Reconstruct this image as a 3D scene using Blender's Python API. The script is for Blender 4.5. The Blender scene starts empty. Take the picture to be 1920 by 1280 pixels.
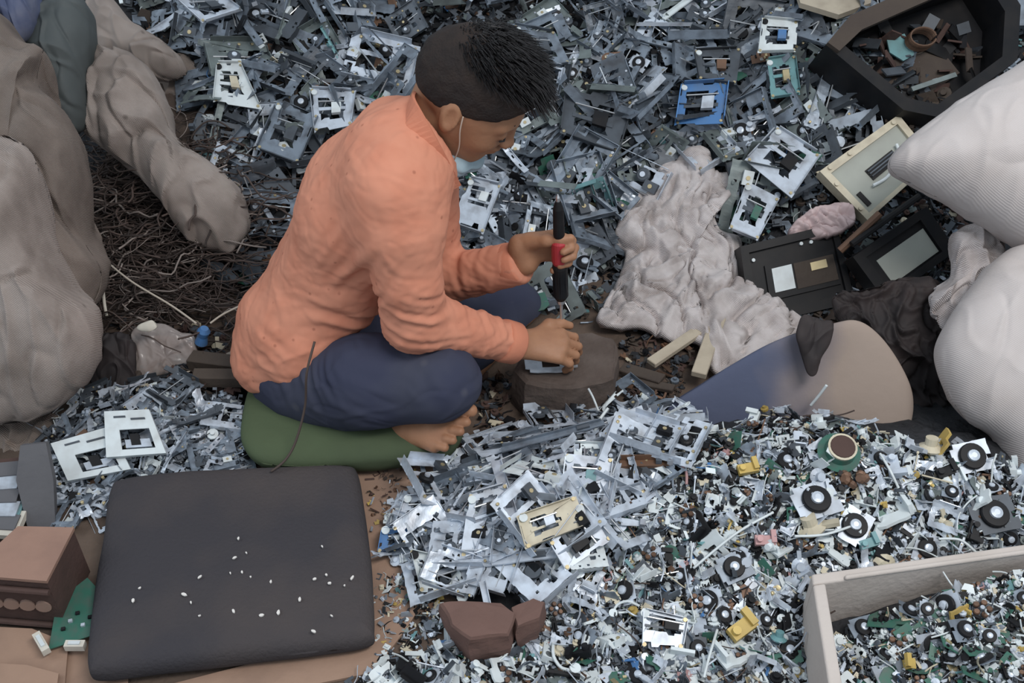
import bpy, math, random
import numpy as np
from mathutils import Vector, Matrix, noise
R = math.radians
random.seed(7); np.random.seed(7)
S = bpy.context.scene
C = S.collection

# ------------------------------------------------------------------ camera
FPX = 2000.0; PITCH = R(40.0); CAM = Vector((0.0, -1.53, 1.44))
cd = bpy.data.cameras.new('camera'); cam = bpy.data.objects.new('camera', cd); C.objects.link(cam)
cam.location = CAM; cam.rotation_euler = (R(90) - PITCH, 0, 0)
cd.sensor_width = 36.0; cd.lens = 36.0 * FPX / 1920.0; cd.clip_start = 0.05
S.camera = cam
# ------------------------------------------------------------------ light
w = bpy.data.worlds.new('world'); S.world = w; w.use_nodes = True
bg = w.node_tree.nodes['Background']; bg.inputs[0].default_value = (0.80, 0.90, 1.0, 1); bg.inputs[1].default_value = 0.62
def area(name, loc, target, size, power, col):
    l = bpy.data.lights.new(name, 'AREA'); l.shape = 'RECTANGLE'; l.size = size[0]; l.size_y = size[1]
    l.energy = power; l.color = col
    o = bpy.data.objects.new(name, l); C.objects.link(o); o.location = loc
    d = Vector(target) - Vector(loc); o.rotation_euler = d.to_track_quat('-Z', 'Y').to_euler()
    return o
area('front_area_light', (1.1, -1.3, 3.0), (0.1, 0.0, 0.0), (1.6, 0.7), 62, (1.0, 0.96, 0.92))  # unseen area lamp added above front right so the back heap falls darker
area('left_area_light', (-2.6, -0.6, 2.0), (0.0, 0.2, 0.2), (1.2, 1.4), 16, (0.86, 0.93, 1.0))  # cool area light from the left, source out of view
S.view_settings.view_transform = 'Standard'; S.view_settings.look = 'None'
S.view_settings.exposure = 0.0; S.view_settings.gamma = 1.0; S.view_settings.use_curve_mapping = False

FW = Vector((0, math.cos(PITCH), -math.sin(PITCH))); UP = Vector((0, math.sin(PITCH), math.cos(PITCH)))
def ray(px, py): return FW + Vector(((px - 960) / FPX, 0, 0)) + UP * ((640 - py) / FPX)
def P(px, py, Y):
    d = ray(px, py); return CAM + d * ((Y - CAM.y) / d.y)
def PZ(px, py, z):
    d = ray(px, py); return CAM + d * ((z - CAM.z) / d.z)
def proj(p):
    v = Vector(p) - CAM; q = v.dot(FW)
    return (960 + FPX * v.x / q, 640 - FPX * v.dot(UP) / q)
def sst(a, b, x):
    t = min(1, max(0, (x - a) / (b - a))); return t * t * (3 - 2 * t)
def H(x, y):
    """ground height: the littered floor, the bank behind and the two mounds in front"""
    y0 = 0.34 - 0.22 * sst(0.35, 0.9, x)
    d = y - y0
    back = 0.0 if d < 0 else 0.52 * d * sst(0, 0.25, d)
    back = min(back, 0.62)
    g = 0.0
    g += 0.125 * math.exp(-((x - 0.62) / 0.34) ** 4 - ((y + 0.27) / 0.20) ** 2)
    g += 0.085 * math.exp(-((x - 0.10) / 0.20) ** 2 - ((y + 0.34) / 0.13) ** 2)
    g += 0.050 * math.exp(-((x - 0.22) / 0.16) ** 2 - ((y + 0.20) / 0.10) ** 2)
    g += 0.045 * math.exp(-((x + 0.66) / 0.17) ** 2 - ((y + 0.05) / 0.14) ** 2)
    n = noise.noise(Vector((x * 5, y * 5, 1.3))) * 0.03 * min(1, back * 8 + g * 6)
    return back + g + n
def G(px, py, up=0.0):
    """where the camera ray meets the ground"""
    d = ray(px, py); t = 0.8
    while t < 6:
        p = CAM + d * t
        if p.z < H(p.x, p.y) + up: break
        t += 0.03
    a, b = t - 0.03, t
    for _ in range(7):
        m = (a + b) / 2; p = CAM + d * m
        if p.z < H(p.x, p.y) + up: b = m
        else: a = m
    return CAM + d * b

# ------------------------------------------------------------------ materials
MT = {}
def mat(name, col, rough=0.6, metal=0.0, var=0.25, dirt=0.0, dcol=(0.09, 0.06, 0.045), nscale=18.0, bump=0.0, bscale=60.0, spec=0.5, weave=0.0, wscale=900, sss=0, alpha=1.0, bdist=0.004, ridged=False):
    m = bpy.data.materials.new(name); m.use_nodes = True; MT[name] = m
    nt = m.node_tree; b = nt.nodes['Principled BSDF']; L = nt.links.new
    b.inputs['Roughness'].default_value = rough; b.inputs['Metallic'].default_value = metal
    b.inputs['Specular IOR Level'].default_value = spec
    geo = nt.nodes.new('ShaderNodeNewGeometry'); tc = nt.nodes.new('ShaderNodeTexCoord')
    hsv = nt.nodes.new('ShaderNodeHueSaturation'); hsv.inputs['Color'].default_value = (*col, 1)
    mr = nt.nodes.new('ShaderNodeMapRange'); mr.inputs['To Min'].default_value = 1 - var; mr.inputs['To Max'].default_value = 1 + var
    L(geo.outputs['Random Per Island'], mr.inputs['Value']); L(mr.outputs[0], hsv.inputs['Value'])
    out = hsv.outputs[0]
    nz = nt.nodes.new('ShaderNodeTexNoise'); nz.inputs['Scale'].default_value = nscale; nz.inputs['Detail'].default_value = 6
    L(tc.outputs['Object'], nz.inputs['Vector'])
    if dirt > 0:
        cr = nt.nodes.new('ShaderNodeMapRange'); cr.inputs['From Min'].default_value = 0.42; cr.inputs['From Max'].default_value = 0.72
        cr.inputs['To Max'].default_value = dirt; L(nz.outputs['Fac'], cr.inputs['Value'])
        mx = nt.nodes.new('ShaderNodeMix'); mx.data_type = 'RGBA'
        L(cr.outputs[0], mx.inputs[0]); L(out, mx.inputs[6]); mx.inputs[7].default_value = (*dcol, 1); out = mx.outputs[2]
    L(out, b.inputs['Base Color'])
    if bump > 0:
        n2 = nt.nodes.new('ShaderNodeTexNoise'); n2.inputs['Scale'].default_value = bscale; n2.inputs['Detail'].default_value = 8
        if ridged: n2.noise_type = 'RIDGED_MULTIFRACTAL'; n2.inputs['Detail'].default_value = 4; n2.inputs['Distortion'].default_value = 0.6
        L(tc.outputs['Object'], n2.inputs['Vector']); src = n2.outputs['Fac']
        if weave > 0:
            wv = nt.nodes.new('ShaderNodeTexWave'); wv.inputs['Scale'].default_value = wscale; wv.inputs['Distortion'].default_value = 1.5
            wv.bands_direction = 'DIAGONAL'
            L(tc.outputs['Object'], wv.inputs['Vector'])
            ad = nt.nodes.new('ShaderNodeMath'); ad.operation = 'MULTIPLY_ADD'; ad.inputs[1].default_value = weave
            L(wv.outputs['Fac'], ad.inputs[0]); L(src, ad.inputs[2]); src = ad.outputs[0]
        bp = nt.nodes.new('ShaderNodeBump'); bp.inputs['Strength'].default_value = bump; bp.inputs['Distance'].default_value = bdist
        L(src, bp.inputs['Height']); L(bp.outputs[0], b.inputs['Normal'])
    if sss: b.inputs['Subsurface Weight'].default_value = sss; b.inputs['Subsurface Radius'].default_value = (0.012, 0.005, 0.003); b.inputs['Subsurface Scale'].default_value = 0.5
    if alpha < 1: b.inputs['Alpha'].default_value = alpha
    return m
mat('steel_light', (0.52, 0.58, 0.66), 0.40, 0.28, 0.35, 0.6, (0.15, 0.14, 0.14), 34)
mat('steel_blue', (0.195, 0.235, 0.285), 0.45, 0.35, 0.6, 0.7, (0.045, 0.045, 0.05), 34)
mat('steel_dark', (0.075, 0.088, 0.105), 0.5, 0.3, 0.5, 0.5, (0.03, 0.03, 0.034), 30)
mat('steel_green', (0.165, 0.20, 0.20), 0.5, 0.2, 0.4, 0.6, (0.05, 0.052, 0.052), 25)
mat('white_plastic', (0.62, 0.68, 0.70), 0.5, 0, 0.25, 0.35, (0.28, 0.25, 0.22), 30)
mat('cream_plastic', (0.55, 0.50, 0.38), 0.5, 0, 0.25, 0.4, (0.2, 0.15, 0.1), 30)
mat('black_plastic', (0.010, 0.0105, 0.0125), 0.5, 0, 0.5, 0.4, (0.03, 0.026, 0.024), 25, spec=0.2)
mat('blue_plastic', (0.06, 0.17, 0.38), 0.45, 0, 0.35, 0.5, (0.12, 0.16, 0.22), 30)
mat('teal_plastic', (0.13, 0.28, 0.30), 0.5, 0, 0.3, 0.5, (0.1, 0.13, 0.13), 30)
mat('green_board', (0.035, 0.13, 0.095), 0.4, 0, 0.4, 0.6, (0.1, 0.11, 0.1), 60)
mat('yellow_plastic', (0.50, 0.36, 0.10), 0.5, 0, 0.3, 0.4)
mat('copper_brown', (0.17, 0.095, 0.06), 0.55, 0.3, 0.5, 0.6)
mat('brass', (0.50, 0.42, 0.25), 0.45, 0.5, 0.3, 0.4)
mat('pink_plastic', (0.46, 0.27, 0.27), 0.6, 0, 0.2, 0.4)
mat('ground', (0.13, 0.095, 0.075), 0.95, 0, 0, 0.7, (0.045, 0.035, 0.03), 9, 0.9, 70, 0.2)
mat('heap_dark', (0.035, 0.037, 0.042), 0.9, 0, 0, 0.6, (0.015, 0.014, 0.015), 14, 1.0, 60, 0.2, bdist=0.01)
mat('cardboard', (0.34, 0.225, 0.165), 0.9, 0, 0.05, 0.55, (0.15, 0.10, 0.08), 8, 0.35, 60, 0.2)
mat('sack_white', (0.55, 0.51, 0.50), 0.85, 0, 0, 0.45, (0.40, 0.35, 0.325), 9, 0.5, 9, 0.3, weave=0.1, wscale=130, bdist=0.006, ridged=True)
mat('sack_grey', (0.365, 0.312, 0.283), 0.85, 0, 0, 0.8, (0.17, 0.138, 0.12), 9, 0.85, 10, 0.3, weave=0.12, wscale=140, bdist=0.010, ridged=True)
mat('sack_brown', (0.235, 0.193, 0.168), 0.85, 0, 0, 0.8, (0.10, 0.08, 0.07), 9, 0.85, 10, 0.3, weave=0.12, wscale=140, bdist=0.010, ridged=True)
mat('sack_torn', (0.60, 0.555, 0.55), 0.85, 0, 0, 0.8, (0.27, 0.225, 0.21), 18, 0.9, 20, 0.3, weave=0.12, wscale=140, bdist=0.007, ridged=True)
mat('bag_dark', (0.075, 0.088, 0.09), 0.7, 0, 0, 0.5, (0.03, 0.035, 0.035), 8, 0.6, 14, bdist=0.008, ridged=True)
mat('bag_blue', (0.07, 0.09, 0.17), 0.6, 0, 0, 0.5, (0.25, 0.25, 0.27), 14, 0.5, 24)
mat('bag_black', (0.018, 0.014, 0.015), 0.75, 0, 0, 0.5, (0.05, 0.032, 0.030), 12, 1.0, 18, bdist=0.010, ridged=True)
mat('foam', (0.050, 0.0475, 0.054), 0.95, 0, 0, 0.85, (0.080, 0.068, 0.066), 5, 0.5, 160, 0.2)
mat('chip_white', (0.68, 0.66, 0.63), 0.6, 0, 0.2)
mat('cushion_green', (0.078, 0.105, 0.058), 0.9, 0, 0, 0.5, (0.05, 0.062, 0.04), 6, 0.4, 40, 0.2)
mat('shirt', (0.61, 0.262, 0.172), 0.92, 0, 0, 0.5, (0.50, 0.18, 0.11), 18, 0.5, 20, 0.2, bdist=0.005, ridged=True)
mat('shirt_trim', (0.58, 0.225, 0.14), 0.9, 0, 0, 0, bump=0.3, bscale=60, spec=0.2)
mat('trousers', (0.040, 0.045, 0.078), 0.9, 0, 0, 0.6, (0.066, 0.070, 0.090), 7, 0.6, 16, 0.25, bdist=0.006, ridged=True)
mat('skin', (0.36, 0.182, 0.102), 0.55, 0, 0, 0.45, (0.22, 0.10, 0.058), 24, 0.15, 120, 0.4, sss=0.06)
mat('hair', (0.010, 0.009, 0.010), 0.5, 0, 0.4, 0, spec=0.4)
mat('hair_short', (0.022, 0.017, 0.016), 0.8, 0, 0, 0.6, (0.050, 0.033, 0.026), 16, 0.6, 260, 0.25)
mat('mask_cloth', (0.33, 0.44, 0.50), 0.85, 0, 0, 0.2, (0.22, 0.3, 0.34), 30, 0.3, 60)
mat('elastic', (0.60, 0.50, 0.42), 0.8, 0, 0)
mat('lip', (0.24, 0.10, 0.07), 0.5, 0, 0)
mat('stone', (0.095, 0.072, 0.062), 0.9, 0, 0, 0.6, (0.16, 0.13, 0.115), 14, 0.8, 60, 0.25)
mat('stone_red', (0.16, 0.095, 0.08), 0.85, 0, 0, 0.5, (0.10, 0.06, 0.05), 12, 0.6, 50, 0.3)
mat('wood_pale', (0.46, 0.40, 0.31), 0.8, 0, 0, 0.5, (0.25, 0.2, 0.15), 20, 0.3, 60)
mat('wood_dark', (0.06, 0.045, 0.035), 0.8, 0, 0.2, 0.5, (0.03, 0.02, 0.02), 12, 0.5, 60)
mat('red_grip', (0.42, 0.035, 0.045), 0.35, 0, 0)
mat('chrome', (0.66, 0.68, 0.70), 0.38, 0.9, 0)
mat('wire_dark', (0.060, 0.042, 0.036), 0.75, 0, 0.6)
mat('wire_grey', (0.26, 0.22, 0.20), 0.7, 0, 0.3)
mat('string', (0.50, 0.44, 0.37), 0.8, 0, 0.2)
mat('pad_beige', (0.31, 0.25, 0.215), 0.85, 0, 0, 0.4, (0.25, 0.19, 0.15), 6, 0.25, 50, 0.3)
mat('pad_blue', (0.10, 0.115, 0.165), 0.8, 0, 0, 0.5, (0.05, 0.055, 0.08), 7, 0.3, 50, 0.3)
mat('crate', (0.55, 0.50, 0.465), 0.75, 0, 0, 0.4, (0.38, 0.33, 0.29), 9, 0.35, 90, 0.3)
mat('clear_bag', (0.40, 0.35, 0.33), 0.2, 0, 0, 0.4, (0.6, 0.58, 0.56), 20, 0.8, 30, 0.7, alpha=0.62)
mat('label_grey', (0.36, 0.38, 0.34), 0.6, 0, 0, 0.3, (0.25, 0.25, 0.23), 20)
mat('box_brown', (0.30, 0.18, 0.135), 0.85, 0, 0, 0.4, (0.12, 0.07, 0.06), 10, 0.4, 60)
mat('rust_dark', (0.075, 0.042, 0.035), 0.85, 0, 0, 0.6, (0.04, 0.025, 0.02), 14, 0.6, 60)
mat('coil', (0.32, 0.22, 0.18), 0.5, 0.2, 0)
mat('paper', (0.60, 0.57, 0.50), 0.9, 0, 0.1, 0.3)
mat('beige_board', (0.42, 0.37, 0.29), 0.8, 0, 0, 0.4)
mat('pink_sheet', (0.52, 0.40, 0.40), 0.5, 0, 0, 0.4, (0.3, 0.25, 0.25), 20, 0.6, 20, ridged=True)
mat('earth_brown', (0.10, 0.075, 0.062), 0.95, 0, 0, 0.7, (0.035, 0.026, 0.022), 12, 1.0, 50, 0.2, bdist=0.01)
mat('slab_grey', (0.115, 0.115, 0.125), 0.8, 0, 0, 0.5, (0.07, 0.07, 0.08), 10, 0.3, 60)

def spots(name, col, scale, size, keep, strength):
    m = MT[name]; nt = m.node_tree; L = nt.links.new; b = nt.nodes['Principled BSDF']; src = b.inputs['Base Color'].links[0].from_socket
    tc = nt.nodes.new('ShaderNodeTexCoord'); v = nt.nodes.new('ShaderNodeTexVoronoi'); v.inputs['Scale'].default_value = scale; L(tc.outputs['Object'], v.inputs['Vector'])
    mr = nt.nodes.new('ShaderNodeMapRange'); mr.inputs['From Min'].default_value = size; mr.inputs['From Max'].default_value = size * 0.4; L(v.outputs['Distance'], mr.inputs['Value'])
    sp = nt.nodes.new('ShaderNodeSeparateColor'); L(v.outputs['Color'], sp.inputs[0]); gt = nt.nodes.new('ShaderNodeMath'); gt.operation = 'GREATER_THAN'; gt.inputs[1].default_value = keep; L(sp.outputs[0], gt.inputs[0])
    mu = nt.nodes.new('ShaderNodeMath'); mu.operation = 'MULTIPLY'; L(mr.outputs[0], mu.inputs[0]); L(gt.outputs[0], mu.inputs[1]); m2 = nt.nodes.new('ShaderNodeMath'); m2.operation = 'MULTIPLY'; L(mu.outputs[0], m2.inputs[0]); m2.inputs[1].default_value = strength
    mx = nt.nodes.new('ShaderNodeMix'); mx.data_type = 'RGBA'; L(m2.outputs[0], mx.inputs[0]); L(src, mx.inputs[6]); mx.inputs[7].default_value = (*col, 1); L(mx.outputs[2], b.inputs['Base Color'])
spots('shirt', (0.24, 0.08, 0.05), 55, 0.22, 0.80, 0.5); spots('sack_grey', (0.10, 0.08, 0.07), 26, 0.2, 0.88, 0.6); spots('trousers', (0.10, 0.10, 0.12), 26, 0.3, 0.8, 0.5)
# two coloured pad: beige felt that turns blue towards its worn end (its own dye)
def two_tone(name, c1, c2, axis_scale, off):
    m = mat(name, c1, 0.85, 0, 0, 0, bump=0.25, bscale=50, spec=0.3); nt = m.node_tree; L = nt.links.new
    b = nt.nodes['Principled BSDF']; tc = nt.nodes.new('ShaderNodeTexCoord'); sp = nt.nodes.new('ShaderNodeSeparateXYZ')
    nz = nt.nodes.new('ShaderNodeTexNoise'); nz.inputs['Scale'].default_value = 7; L(tc.outputs['Object'], nz.inputs['Vector'])
    L(tc.outputs['Object'], sp.inputs[0]); ad = nt.nodes.new('ShaderNodeMath'); ad.operation = 'MULTIPLY_ADD'; ad.inputs[1].default_value = 0.25
    L(nz.outputs['Fac'], ad.inputs[0]); L(sp.outputs['X'], ad.inputs[2])
    mr = nt.nodes.new('ShaderNodeMapRange'); mr.inputs['From Min'].default_value = off; mr.inputs['From Max'].default_value = off + axis_scale
    L(ad.outputs[0], mr.inputs['Value']); mx = nt.nodes.new('ShaderNodeMix'); mx.data_type = 'RGBA'
    mx.inputs[6].default_value = (*c2, 1); mx.inputs[7].default_value = (*c1, 1); L(mr.outputs[0], mx.inputs[0]); L(mx.outputs[2], b.inputs['Base Color'])
    return m
two_tone('pad_two', (0.33, 0.265, 0.225), (0.085, 0.10, 0.16), 0.16, 0.02)

# ------------------------------------------------------------------ object helpers
def link(o, parent=None):
    C.objects.link(o)
    if parent: o.parent = parent
    return o
def tag(o, label=None, cat=None, group=None, kind=None):
    if label: o['label'] = label
    if cat: o['category'] = cat
    if group: o['group'] = group
    if kind: o['kind'] = kind
    return o
def empty(name, loc, label, cat, group=None, rot=None):
    o = bpy.data.objects.new(name, None); o.empty_display_size = 0.02; o.location = loc
    if rot: o.rotation_euler = rot
    link(o); return tag(o, label, cat, group)
class MB:
    """mesh builder with material indices"""
    def __init__(s): s.v = []; s.f = []; s.m = []; s.mats = []
    def mi(s, m):
        if m not in s.mats: s.mats.append(m)
        return s.mats.index(m)
    def add(s, vs, fs, m, M=None):
        n = len(s.v); k = s.mi(m)
        s.v += [tuple(M @ Vector(q)) for q in vs] if M is not None else [tuple(q) for q in vs]
        s.f += [tuple(n + i for i in f) for f in fs]; s.m += [k] * len(fs)
    def merge(s, o, M):
        n = len(s.v); s.v += [tuple(M @ Vector(q)) for q in o.v]; s.f += [tuple(n + i for i in f) for f in o.f]
        mp = [s.mi(m) for m in o.mats]; s.m += [mp[k] for k in o.m]
    def box(s, c, d, m, M=None):
        x, y, z = [k / 2 for k in d]; cx, cy, cz = c
        vs = [(cx + a * x, cy + b * y, cz + e * z) for a in (-1, 1) for b in (-1, 1) for e in (-1, 1)]
        s.add(vs, [(0, 1, 3, 2), (4, 6, 7, 5), (0, 4, 5, 1), (2, 3, 7, 6), (0, 2, 6, 4), (1, 5, 7, 3)], m, M)
    def prism(s, poly, z0, z1, m, M=None):
        n = len(poly); vs = [(x, y, z0) for x, y in poly] + [(x, y, z1) for x, y in poly]
        fs = [tuple(range(n - 1, -1, -1)), tuple(range(n, 2 * n))] + [(i, (i + 1) % n, n + (i + 1) % n, n + i) for i in range(n)]
        s.add(vs, fs, m, M)
    def lathe(s, prof, m, M=None, n=20, c=(0, 0)):
        vs = []; fs = []
        for r, z in prof: vs += [(c[0] + r * math.cos(2 * math.pi * i / n), c[1] + r * math.sin(2 * math.pi * i / n), z) for i in range(n)]
        for j in range(len(prof) - 1):
            fs += [(j * n + i, j * n + (i + 1) % n, (j + 1) * n + (i + 1) % n, (j + 1) * n + i) for i in range(n)]
        fs += [tuple(range(n - 1, -1, -1)), tuple((len(prof) - 1) * n + i for i in range(n))]
        s.add(vs, fs, m, M)
    def cyl(s, a, b, r, m, n=10, r2=None, M=None):
        s.tube([a, b], r, m, n, M=M, r2=r2)
    def tube(s, pts, r, m, n=8, M=None, r2=None, flat=1.0):
        pts = [Vector(p) for p in pts]; vs = []; fs = []; prev = None
        for i, p in enumerate(pts):
            t = (pts[min(i + 1, len(pts) - 1)] - pts[max(i - 1, 0)]).normalized()
            if prev is None: u = t.orthogonal().normalized()
            else:
                u = prev - t * prev.dot(t); u = u.normalized() if u.length > 1e-6 else t.orthogonal().normalized()
            prev = u; v = t.cross(u); rr = r if r2 is None else r + (r2 - r) * i / (len(pts) - 1)
            vs += [p + (u * math.cos(2 * math.pi * k / n) + v * math.sin(2 * math.pi * k / n) * flat) * rr for k in range(n)]
        for j in range(len(pts) - 1):
            fs += [(j * n + k, j * n + (k + 1) % n, (j + 1) * n + (k + 1) % n, (j + 1) * n + k) for k in range(n)]
        fs += [tuple(range(n - 1, -1, -1)), tuple((len(pts) - 1) * n + k for k in range(n))]
        s.add(vs, fs, m, M)
    def plate(s, mask, cx, cy, t, m, M=None, warp=0.0, bend=0.0, seed=0):
        """stamped sheet: every True cell of the grid is metal, with side walls round the cut-outs"""
        nx, ny = mask.shape; vid = {}; vs = []; fs = []
        def V(i, j, top):
            k = (i, j, top)
            if k not in vid:
                x = (i - nx / 2) * cx; y = (j - ny / 2) * cy; z = t if top else 0.0
                if warp:
                    x += warp * noise.noise(Vector((i * 0.7, j * 0.7, seed))) ; y += warp * noise.noise(Vector((i * 0.7, j * 0.7, seed + 9)))
                if bend: z += bend * (x / (nx * cx)) ** 2 * 4 * 0.02 + bend * 0.006 * noise.noise(Vector((i * 0.3, j * 0.3, seed + 4)))
                vid[k] = len(vs); vs.append((x, y, z))
            return vid[k]
        g = lambda i, j: 0 <= i < nx and 0 <= j < ny and mask[i, j]
        for i in range(nx):
            for j in range(ny):
                if not mask[i, j]: continue
                fs.append((V(i, j, 1), V(i + 1, j, 1), V(i + 1, j + 1, 1), V(i, j + 1, 1)))
                fs.append((V(i, j, 0), V(i, j + 1, 0), V(i + 1, j + 1, 0), V(i + 1, j, 0)))
                if not g(i - 1, j): fs.append((V(i, j, 0), V(i, j, 1), V(i, j + 1, 1), V(i, j + 1, 0)))
                if not g(i + 1, j): fs.append((V(i + 1, j, 0), V(i + 1, j + 1, 0), V(i + 1, j + 1, 1), V(i + 1, j, 1)))
                if not g(i, j - 1): fs.append((V(i, j, 0), V(i + 1, j, 0), V(i + 1, j, 1), V(i, j, 1)))
                if not g(i, j + 1): fs.append((V(i, j + 1, 0), V(i, j + 1, 1), V(i + 1, j + 1, 1), V(i + 1, j + 1, 0)))
        s.add(vs, fs, m, M)
    def mesh(s, name, smooth=False):
        me = bpy.data.meshes.new(name); me.from_pydata(s.v, [], s.f)
        for m in s.mats: me.materials.append(MT[m])
        me.polygons.foreach_set('material_index', s.m)
        if smooth: me.polygons.foreach_set('use_smooth', [True] * len(s.f))
        me.update(); return me
    def build(s, name, parent=None, smooth=False, bevel=0):
        o = bpy.data.objects.new(name, s.mesh(name, smooth)); link(o, parent)
        if bevel:
            b = o.modifiers.new('b', 'BEVEL'); b.width = bevel; b.segments = 2; b.limit_method = 'ANGLE'
        return o
def npmesh(name, V, F, m, parent=None, smooth=True):
    me = bpy.data.meshes.new(name); me.vertices.add(len(V)); me.vertices.foreach_set('co', np.asarray(V, np.float32).ravel())
    F = np.asarray(F, np.int32); me.loops.add(F.size); me.loops.foreach_set('vertex_index', F.ravel())
    me.polygons.add(len(F)); me.polygons.foreach_set('loop_start', np.arange(0, F.size, 4, dtype=np.int32))
    me.polygons.foreach_set('use_smooth', np.full(len(F), smooth)); me.update(calc_edges=True); me.materials.append(MT[m])
    return link(bpy.data.objects.new(name, me), parent)
def recenter(o, loc=None):
    """move the object's origin to its base"""
    me = o.data; n = len(me.vertices); a = np.empty(n * 3, np.float32); me.vertices.foreach_get('co', a); a = a.reshape(-1, 3)
    c = np.array(loc, np.float32) if loc is not None else np.array([a[:, 0].mean(), a[:, 1].mean(), a[:, 2].min()], np.float32)
    a -= c; me.vertices.foreach_set('co', a.ravel()); me.update(); o.location = Vector(c.tolist()); return o
def catmull(pts, n, closed=True):
    pts = [Vector(p) for p in pts]; out = []; N = len(pts); seg = N if closed else N - 1
    for i in range(n):
        u = i / n * seg if closed else i / (n - 1) * seg
        k = min(int(u), seg - 1); t = u - k
        if closed: a, b, c, d = pts[(k - 1) % N], pts[k], pts[(k + 1) % N], pts[(k + 2) % N]
        else: a, b, c, d = pts[max(k - 1, 0)], pts[k], pts[k + 1], pts[min(k + 2, N - 1)]
        out.append(0.5 * ((2 * b) + (c - a) * t + (2 * a - 5 * b + 4 * c - d) * t * t + (3 * b - a - 3 * c + d) * t ** 3))
    return out
def inflate(name, outline, m, Tf, Tb, p=2.0, q=2.0, n=120, rings=28, fold=0.0, fscale=8.0, fdir=(0, 0, 1), ridge=0.0, rscale=14, seed=0, centre=None, parent=None, edge=0.0, normal=None):
    """a stuffed volume whose widest section is the given planar outline; folds are real relief"""
    pts = catmull(outline, n); c = sum(pts, Vector()) / n if centre is None else Vector(centre)
    if normal is None:
        nn = Vector()
        for i in range(n): nn += (pts[i] - c).cross(pts[(i + 1) % n] - c)
        nn.normalize()
        if nn.dot(CAM - c) < 0: nn = -nn
    else: nn = Vector(normal).normalized()
    fd = Vector(fdir); rs = [math.sin(math.pi / 2 * (i / rings)) if p <= 3 else (1 - (1 - i / rings) ** 2.2) for i in range(1, rings + 1)]
    V = [c + nn * Tf]; F = []
    def hh(r, T): return T * max(0.0, 1 - r ** p) ** (1 / q)
    for r in rs:
        for a in pts: V.append(c + (a - c) * r + nn * hh(r, Tf))
    base_b = len(V); V.append(c - nn * Tb)
    for r in rs[:-1]:
        for a in pts: V.append(c + (a - c) * r - nn * hh(r, Tb))
    tri = []
    def idf(j, i): return 1 + j * n + i % n
    def idb(j, i): return (1 + (rings - 1) * n + i % n) if j == rings - 1 else base_b + 1 + j * n + i % n
    for i in range(n): tri.append((0, idf(0, i), idf(0, i + 1))); tri.append((base_b, idb(0, i + 1), idb(0, i)))
    for j in range(rings - 1):
        for i in range(n):
            tri.append((idf(j, i), idf(j + 1, i), idf(j + 1, i + 1), idf(j, i + 1)))
            tri.append((idb(j, i), idb(j, i + 1), idb(j + 1, i + 1), idb(j + 1, i)))
    if fold or ridge or edge:
        for k, v in enumerate(V):
            d = (v - c); side = d.dot(nn); w = v + fd * (0.75 * -v.dot(fd))  # stretch the noise along fd
            s = Vector((seed * 3.1, seed * 1.7, 0))
            f = noise.noise(w * fscale + s) * fold + noise.noise(w * fscale * 2.3 + s) * fold * 0.45
            if ridge:
                ww = w + Vector((noise.noise(w * 7 + s), noise.noise(w * 7 - s), noise.noise(w * 7 + s * 2))) * 0.035
                f += ridge * 1.2 * max(0, 1 - abs(noise.noise(ww * rscale * 0.8 + s * 2)) * 5) ** 1.5
                f += ridge * 0.8 * max(0, 1 - abs(noise.noise(ww * rscale * 1.7 + s * 3)) * 4) ** 1.5
                f -= ridge * 0.9 * max(0, 1 - abs(noise.noise(ww * rscale * 1.1 - s * 4)) * 6) ** 1.5
            dn = d.normalized() if d.length > 1e-5 else nn
            V[k] = v + (nn * (1 if side >= 0 else -1) * 0.75 + dn * 0.35) * f
    me = bpy.data.meshes.new(name); me.from_pydata([tuple(v) for v in V], [], tri); me.materials.append(MT[m])
    me.polygons.foreach_set('use_smooth', [True] * len(tri)); me.update()
    import bmesh
    bm = bmesh.new(); bm.from_mesh(me); bmesh.ops.recalc_face_normals(bm, faces=bm.faces); bm.to_mesh(me); bm.free()
    o = link(bpy.data.objects.new(name, me), parent)
    return o
def plane_pts(pix, anchor, n):
    n = Vector(n).normalized(); out = []
    for px, py in pix:
        d = ray(px, py); out.append(CAM + d * ((Vector(anchor) - CAM).dot(n) / d.dot(n)))
    return out

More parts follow.
